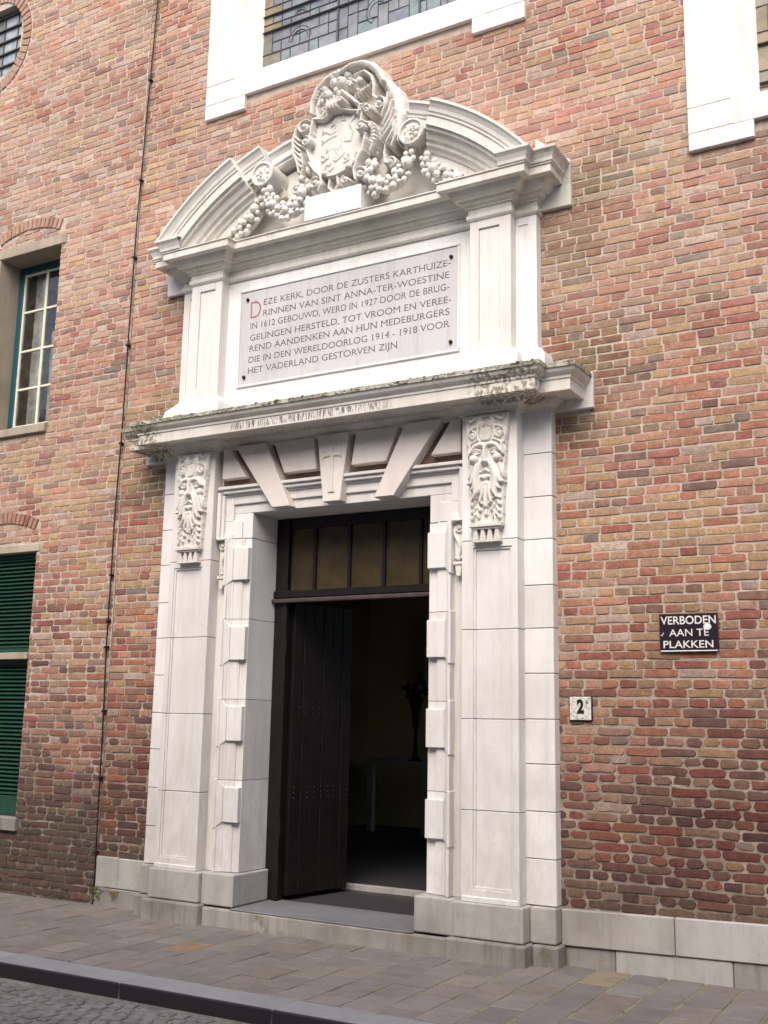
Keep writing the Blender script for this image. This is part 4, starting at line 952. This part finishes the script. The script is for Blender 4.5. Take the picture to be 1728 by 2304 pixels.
# hall behind the door
rm = tag(empty('entrance_hall', (0, 2, .13)), 'unlit entrance hall seen through the open church door', 'room'); rm['kind'] = 'structure'
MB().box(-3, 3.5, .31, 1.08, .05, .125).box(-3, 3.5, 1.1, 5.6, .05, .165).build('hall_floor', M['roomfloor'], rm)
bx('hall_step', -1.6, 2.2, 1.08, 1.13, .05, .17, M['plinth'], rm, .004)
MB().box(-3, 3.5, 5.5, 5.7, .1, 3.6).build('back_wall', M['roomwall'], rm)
MB().box(-3.2, -3.0, .31, 5.7, .05, 3.6).box(3.5, 3.7, .31, 5.7, .05, 1.4).box(3.5, 3.7, .31, 2.4, 1.4, 3.6).box(3.5, 3.7, 5.0, 5.7, 1.4, 3.6).box(3.5, 3.7, 2.4, 5.0, 3.3, 3.6).box(-3.2, 3.7, .31, 5.7, 3.6, 3.8).build('side_walls', M['sidewall'], rm)  # opening in the right wall added to let daylight into the hall
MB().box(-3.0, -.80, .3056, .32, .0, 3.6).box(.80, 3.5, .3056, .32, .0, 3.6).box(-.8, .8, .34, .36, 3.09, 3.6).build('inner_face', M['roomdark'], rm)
tb = tag(empty('hall_table', (-1.6, 5.0, .17)), 'pale painted side table at the back of the dark hall', 'table')
bx('table_top', -2.6, -.9, 4.7, 5.2, .96, 1.0, M['furn'], tb); 
for x in (-2.5, -1.75, -1.0): bx('leg', x - .04, x + .04, 4.72, 4.8, .165, .96, M['furn'], tb)
vs_ = tag(empty('flower_stand', (-2.0, 4.95, 1.0)), 'dark vase with flowers on a tall stem above the hall table', 'vase')
g = MB(); g.tube([(-2.0, 4.95, 1.0), (-2.0, 4.95, 1.05), (-2.0, 4.95, 1.3), (-2.0, 4.95, 1.6), (-2.0, 4.95, 1.75)], [.09, .03, .02, .05, .10], 10); g.build('vase', M['roomdark'], vs_, smooth=True)
g = MB(); rr = random.Random(3)
for k in range(24): a = rr.uniform(0, 6.28); q = rr.uniform(0, .16); g.ball((-2.0 + q * math.cos(a), 4.95 + q * math.sin(a), 1.82 + rr.uniform(-.06, .1)), .035, 6, 5)
g.build('flowers', M['roomdark'], vs_, smooth=True)
bd = tag(empty('notice_board', (-1.4, 5.45, 1.9)), 'large dark framed board hanging on the back wall of the hall', 'board')
bx('board', -2.1, -.7, 5.43, 5.49, 2.0, 2.75, M['roomdark'], bd); bx('board_frame', -2.15, -2.1, 5.42, 5.49, 1.95, 2.8, M['furn'], bd)

# ---------------------------------------------------------------- church windows
def church_window(x0, x1, z0, zs, ear, fr, zg, top, label, seed, bars, verts, zi, tint):
    """x0..x1 outer frame, z0 ear bottom, zs sill bottom, fr frame width, zg glass bottom, zi sill top at the front"""
    t = tag(empty('church_window', ((x0 + x1) / 2, 0, z0)), label, 'window', 'tall leaded church windows in white stone frames')
    W_ = SU; yb = .15
    gx0, gx1 = x0 + fr + .155, x1 - fr - .155
    for s, (a, b) in ((1, (x0, x0 + fr)), (-1, (x1 - fr, x1))):
        bz = [z0, z0 + .30 if False else zs + .185, zs + 1.1, top]
        lo = z0
        for z1_ in (zs + .004, zs + .19, zs + 1.15, top):
            if z1_ > top: continue
            e0, e1 = (a, b + (ear - fr)) if s > 0 else (a - (ear - fr), b)
            q0, q1 = (e0, e1) if lo == z0 else (a, b)
            MB().box(q0, q1, -.032, .02, lo + .0012, z1_ - .0012).build('frame_stone', W_, t, bevel=.004); lo = z1_
        # splayed reveal
        xa = x0 + fr if s > 0 else x1 - fr; xb = gx0 if s > 0 else gx1
        v = [(xa, -.030, zi), (xb, yb, zg), (xb, yb, top), (xa, -.030, top), (xa - s * .05, .2, zi), (xb - s * .02, .2, zg), (xb - s * .02, .2, top), (xa - s * .05, .2, top)]
        f = [(0, 1, 2, 3)] if s > 0 else [(3, 2, 1, 0)]
        obj('reveal', v[:4], f, W_, t)
    v = [(x0 + fr, -.032, zs + .004), (x1 - fr, -.032, zs + .004), (x1 - fr, -.032, zi), (x0 + fr, -.032, zi), (gx0, yb, zg), (gx1, yb, zg), (x0 + fr, .02, zs + .004), (x1 - fr, .02, zs + .004)]
    obj('sill', v, [(0, 1, 2, 3), (3, 2, 5, 4), (6, 7, 1, 0)], W_, t, bevel=.0)
    rr = random.Random(seed); yg = yb - .004
    zl = [zg] + [z for z in bars if z < top] + [top]; cols = [M['g_grey'], M['g_blue'], M['g_teal'], M['g_olive'], M['g_ochre']]
    lead = MB(); xl = [gx0] + verts + [gx1]
    for z in bars: MB().box(gx0, gx1, yg - .022, yg - .012, z - .004, z + .004).build('saddle_bar', M['iron'], t)
    for x in verts: MB().box(x - .009, x + .009, yg - .012, yg - .004, zg, top).build('mullion', M['lead'], t)
    # panes laid out as an interlaced leaded pattern
    for i in range(len(xl) - 1):
        for j in range(len(zl) - 1):
            a, b, c0, c1 = xl[i], xl[i + 1], zl[j], zl[j + 1]; nx = 8 if b - a > .5 else 5; nz = max(2, round((c1 - c0) / .10))
            px = [a + (b - a) * k / nx for k in range(nx + 1)]; pz = [c0 + (c1 - c0) * k / nz for k in range(nz + 1)]
            done = set()
            for p in range(nx):
                for q in range(nz):
                    if (p, q) in done: continue
                    w_, h_ = (2, 1) if (p + q + i) % 3 == 0 else (1, 2) if (p + q) % 3 == 1 else (1, 1)
                    while p + w_ > nx or any((p + u, q) in done for u in range(w_)): w_ -= 1
                    while q + h_ > nz or any((p + u, q + m2) in done for u in range(w_) for m2 in range(h_)): h_ -= 1
                    for u in range(w_):
                        for m2 in range(h_): done.add((p + u, q + m2))
                    X0, X1, Z0, Z1 = px[p], px[p + w_], pz[q], pz[q + h_]
                    edge = i == 0 and p == 0
                    mt = rr.choices(cols, [5, 3.5, 1.6 if not tint else .8, .12 if not tint else 2.5, 0.05])[0]
                    if edge: mt = rr.choice([M['g_ochre'], M['g_ochre'], M['g_olive']]) if Z0 > zg + .3 or tint else M['g_olive']
                    if (p + w_ == nx or q == 0) and not edge and rr.random() < .35: mt = M['g_teal']
                    ti = rr.uniform(-.004, .004)
                    obj('pane', [(X0, yg, Z0), (X1, yg + ti, Z0), (X1, yg + ti, Z1), (X0, yg, Z1)], [(0, 1, 2, 3)], mt, t)
                    lead.box(X0, X1, yg - .007, yg, Z1 - .0025, Z1 + .0025); lead.box(X1 - .0025, X1 + .0025, yg - .0068, yg, Z0, Z1)
            # teal interlace bands and arcs
            cxm, czm = (a + b) / 2, (c0 + c1) / 2; ra = min(b - a, c1 - c0) * .36
            for r_, mm in ((ra, 0), (ra * .72, 0)):
                for k in range(10):
                    t0, t1 = math.pi * k / 10 + i, math.pi * (k + 1) / 10 + i
                    lead.tube([(cxm + r_ * math.cos(t0), yg - .004, czm + r_ * math.sin(t0)), (cxm + r_ * math.cos(t1), yg - .004, czm + r_ * math.sin(t1))], .0035, 4)
            v = []; f = []
            for k in range(11):
                t0 = math.pi * k / 10 + i; v += [(cxm + ra * math.cos(t0), yg - .003, czm + ra * math.sin(t0)), (cxm + ra * .72 * math.cos(t0), yg - .003, czm + ra * .72 * math.sin(t0))]
                if k: f.append((2 * k - 2, 2 * k, 2 * k + 1, 2 * k - 1)[::-1])
            obj('pane', v, f, M['g_teal'] if (i + j) % 2 else M['g_grey'], t)
    lead.build('lead_cames', M['lead'], t, kind='stuff')
    return t
church_window(-1.535, 1.512, 6.680, 6.813, .435, .325, 7.162, 8.6, 'white framed church window above the portal crest, with grey and teal leaded glass', 1, [7.483, 7.642, 8.2, 8.7], [-.265, .527], 6.995, False)
church_window(2.685, 4.75, 5.27, 5.392, .425, .290, 5.680, 7.4, 'white framed church window at the upper right, lower than the one over the portal', 6, [5.73, 6.02, 6.6, 7.2], [3.72], 5.566, True)

# ---------------------------------------------------------------- house windows
cwn = tag(empty('casement_window', (-3.68, 0, 4.12)), 'eight pane white window in a blue green frame set deep in the brick wall', 'window')
SS = M['sandstone']
obj('lintel', *(lambda m: (m.v, m.f))(MB().box(-4.2, -3.19, -.006, .27, 5.90, 6.0)), SS, cwn, bevel=.006)
bx('jamb', -4.20, -4.083, -.004, .30, 4.12, 5.899, SS, cwn); bx('jamb', -3.267, -3.20, .02, .30, 4.12, 5.899, SS, cwn)
bx('sill', -4.15, -3.262, -.03, .28, 4.045, 4.122, SS, cwn, .006)
y = .245
m_ = MB(); m_.box(-4.083, -4.018, y, y + .06, 4.122, 5.90); m_.box(-3.33, -3.267, y, y + .06, 4.122, 5.90); m_.box(-4.018, -3.33, y, y + .06, 5.83, 5.90); m_.box(-4.018, -3.33, y, y + .06, 4.122, 4.19)
m_.build('frame', M['teal'], cwn, bevel=.004)
m_ = MB().box(-4.018, -3.33, y - .012, y + .02, 4.19, 4.225); m_.build('bottom_rail', M['green'], cwn)
m_ = MB(); zz = [4.226, 4.60, 4.985, 5.375, 5.80]
for x in (-4.010, -3.70, -3.355): m_.box(x - .016, x + .016, y + .012, y + .045, 4.226, 5.83)
for z in (4.235, 4.615, 5.01, 5.42, 5.815): m_.box(-4.0, -3.34, y + .014, y + .044, z - .012, z + .012)
m_.build('sash', M['cream'], cwn, bevel=.003)
for xa, xb in ((-3.994, -3.716), (-3.684, -3.371)):
    for za, zb in ((4.247, 4.603), (4.627, 4.998), (5.022, 5.408), (5.432, 5.803)): bx('pane', xa, xb, y + .026, y + .030, za, zb, M['wglass'], cwn, 0)
rmv = MB(); rmv.box(-4.6, -2.9, .9, .95, 3.9, 6.2).box(-4.6, -4.1, .31, .9, 3.9, 6.2).box(-3.2, -2.9, .31, .9, 3.9, 6.2).box(-4.6, -2.9, .31, .9, 6.15, 6.2).box(-4.6, -2.9, .31, .9, 3.9, 3.95); rmv.build('room_behind', M['roomin'], cwn)
bx('curtain', -3.93, -3.80, .34, .35, 4.1, 5.85, M['lime'], cwn, 0); bx('curtain', -3.66, -3.50, .34, .35, 4.1, 5.2, M['lime'], cwn, 0)
sw = tag(empty('shutter_window', (-3.68, 0, .6)), 'window closed by green slatted shutters under a brick arch at the lower left', 'window')
bx('lintel', -4.2, -3.228, -.004, .20, 2.93, 2.998, SS, sw); bx('sill', -4.2, -3.230, -.03, .2, .492, .600, M['base'], sw, .006); bx('transom_stone', -4.2, -3.262, -.02, .2, 1.960, 2.020, SS, sw, .005)
bx('jamb', -3.275, -3.235, .012, .24, .60, 2.93, SS, sw); bx('jamb', -4.20, -4.083, .002, .24, .60, 2.93, SS, sw)
for z0, z1 in ((.615, 1.955), (2.025, 2.925)):
    sh = empty('shutter'); sh.parent = sw; sh.location = (0, 0, 0)
    def part2(name, m): return m.build(name, M['green'], sh, bevel=.002)
    part2('shutter_frame', MB().box(-4.083, -4.03, .075, .11, z0, z1).box(-3.31, -3.276, .075, .11, z0, z1).box(-4.03, -3.31, .075, .11, z0, z0 + (.16 if z0 < 1 else .04)).box(-4.03, -3.31, .075, .11, z1 - .04, z1))
    part2('back', MB().box(-4.03, -3.31, .112, .12, z0, z1))
    z = z0 + (.17 if z0 < 1 else .045)
    while z < z1 - .05:
        m = MB(); m.add([(-4.03, .074, z), (-3.31, .074, z), (-3.31, .068, z + .006), (-4.03, .068, z + .006), (-3.31, .108, z + .034), (-4.03, .108, z + .034)], [(0, 1, 2, 3), (3, 2, 4, 5), (0, 5, 4, 1)]); part2('slat', m); z += .036
ov = tag(empty('oval_window', (-4.52, 0, 8.4)), 'oval leaded window with a red brick surround at the upper left', 'window')
XC, ZCO, A_, B_ = -4.46, 8.40, .40, .48
for k in range(44):
    rr = random.Random(k); a0, a1 = 2 * math.pi * k / 44 + .012, 2 * math.pi * (k + 1) / 44 - .012
    q = [(XC + (A_ + e) * math.cos(a), ZCO + (B_ + e) * math.sin(a)) for e, a in ((0, a0), (0, a1), (.115, a1), (.115, a0))]
    c_ = rr.choice([PAL['salmon'], PAL['salmon'], PAL['pink'], PAL['tan']]); c_ = tuple(.8 * (.5 * a + .5 * b) for a, b in zip(c_, (.48, .30, .22))); m = MB().prism(q, -.006 - rr.uniform(0, .003), .06); obj('ring_brick', m.v, m.f, M['brick'], ov, cols=[(*c_, 1)] * len(m.v), bevel=.004)
for i in range(-2, 2):
    for j in range(-3, 4):
        xa, xb, za, zb = XC + i * .2 + .0, XC + (i + 1) * .2, ZCO + j * .145 - .07, ZCO + (j + 1) * .145 - .07
        obj('pane', [(xa, .1, za), (xb, .1 + .003 * ((i + j) % 3 - 1), za), (xb, .1, zb), (xa, .1, zb)], [(0, 1, 2, 3)], [M['g_pale'], M['g_grey'], M['g_pale']][(i * 2 + j * 3) % 3], ov)
g = MB()
for i in range(-2, 3): g.box(XC + i * .2 - .004, XC + i * .2 + .004, .09, .1, ZCO - .5, ZCO + .5)
for j in range(-3, 5): g.box(XC - .42, XC + .42, .075, .098, ZCO + j * .145 - .077, ZCO + j * .145 - .063)
g.build('lead_cames', M['lead'], ov)

# ---------------------------------------------------------------- weed
wd = tag(empty('weed', (-1.98, -.03, .12)), 'small dry weed growing from the joint of the low wall stones beside the cable', 'plant')
g = MB(); rr = random.Random(1)
g.tube([(-2.25, -.03, .12), (-2.18, -.06, .135), (-2.08, -.05, .125), (-2.03, -.045, .10)], .004, 4)
for k in range(30):
    x, z = -2.03 + rr.uniform(-.03, .03), .10 + rr.uniform(-.02, .02); a = rr.uniform(0, 6.28)
    g.tube([(x, -.035, z), (x + .03 * math.cos(a), -.05 - rr.random() * .03, z + .025 * math.sin(a) - .01)], [.003, .001], 3)
g.build('stem', M['dry'], wd)
g = MB()
for k in range(26):
    x, z = -2.24 + rr.uniform(-.02, .06), .07 + rr.uniform(-.04, .06); g.ball((x, -.035 - rr.random() * .02, z), .008, 5, 3, (1.2, .4, .8))
g.build('leaf', M['leaf'], wd, kind='stuff')

# ---------------------------------------------------------------- unseen houses across the narrow street, added to shade the base and bounce fill
oh = empty('added_opposite_houses', (0, -10.4, 0)); oh['kind'] = 'structure'
MB().box(-26, 30, -11.4, -10.4, -.1, 8.6).build('unseen_front_wall', M['fill_white'], oh)
m_ = MB()
for i in range(-9, 11):
    for z in (1.0, 4.2): m_.box(i * 2.6, i * 2.6 + 1.1, -10.42, -10.3, z, z + 1.9)
m_.build('window', M['g_grey'], oh, kind='stuff')
MB().box(-26, 30, -10.4, -9.0, -.16, 0).build('far_pavement', M['plinth'], oh)
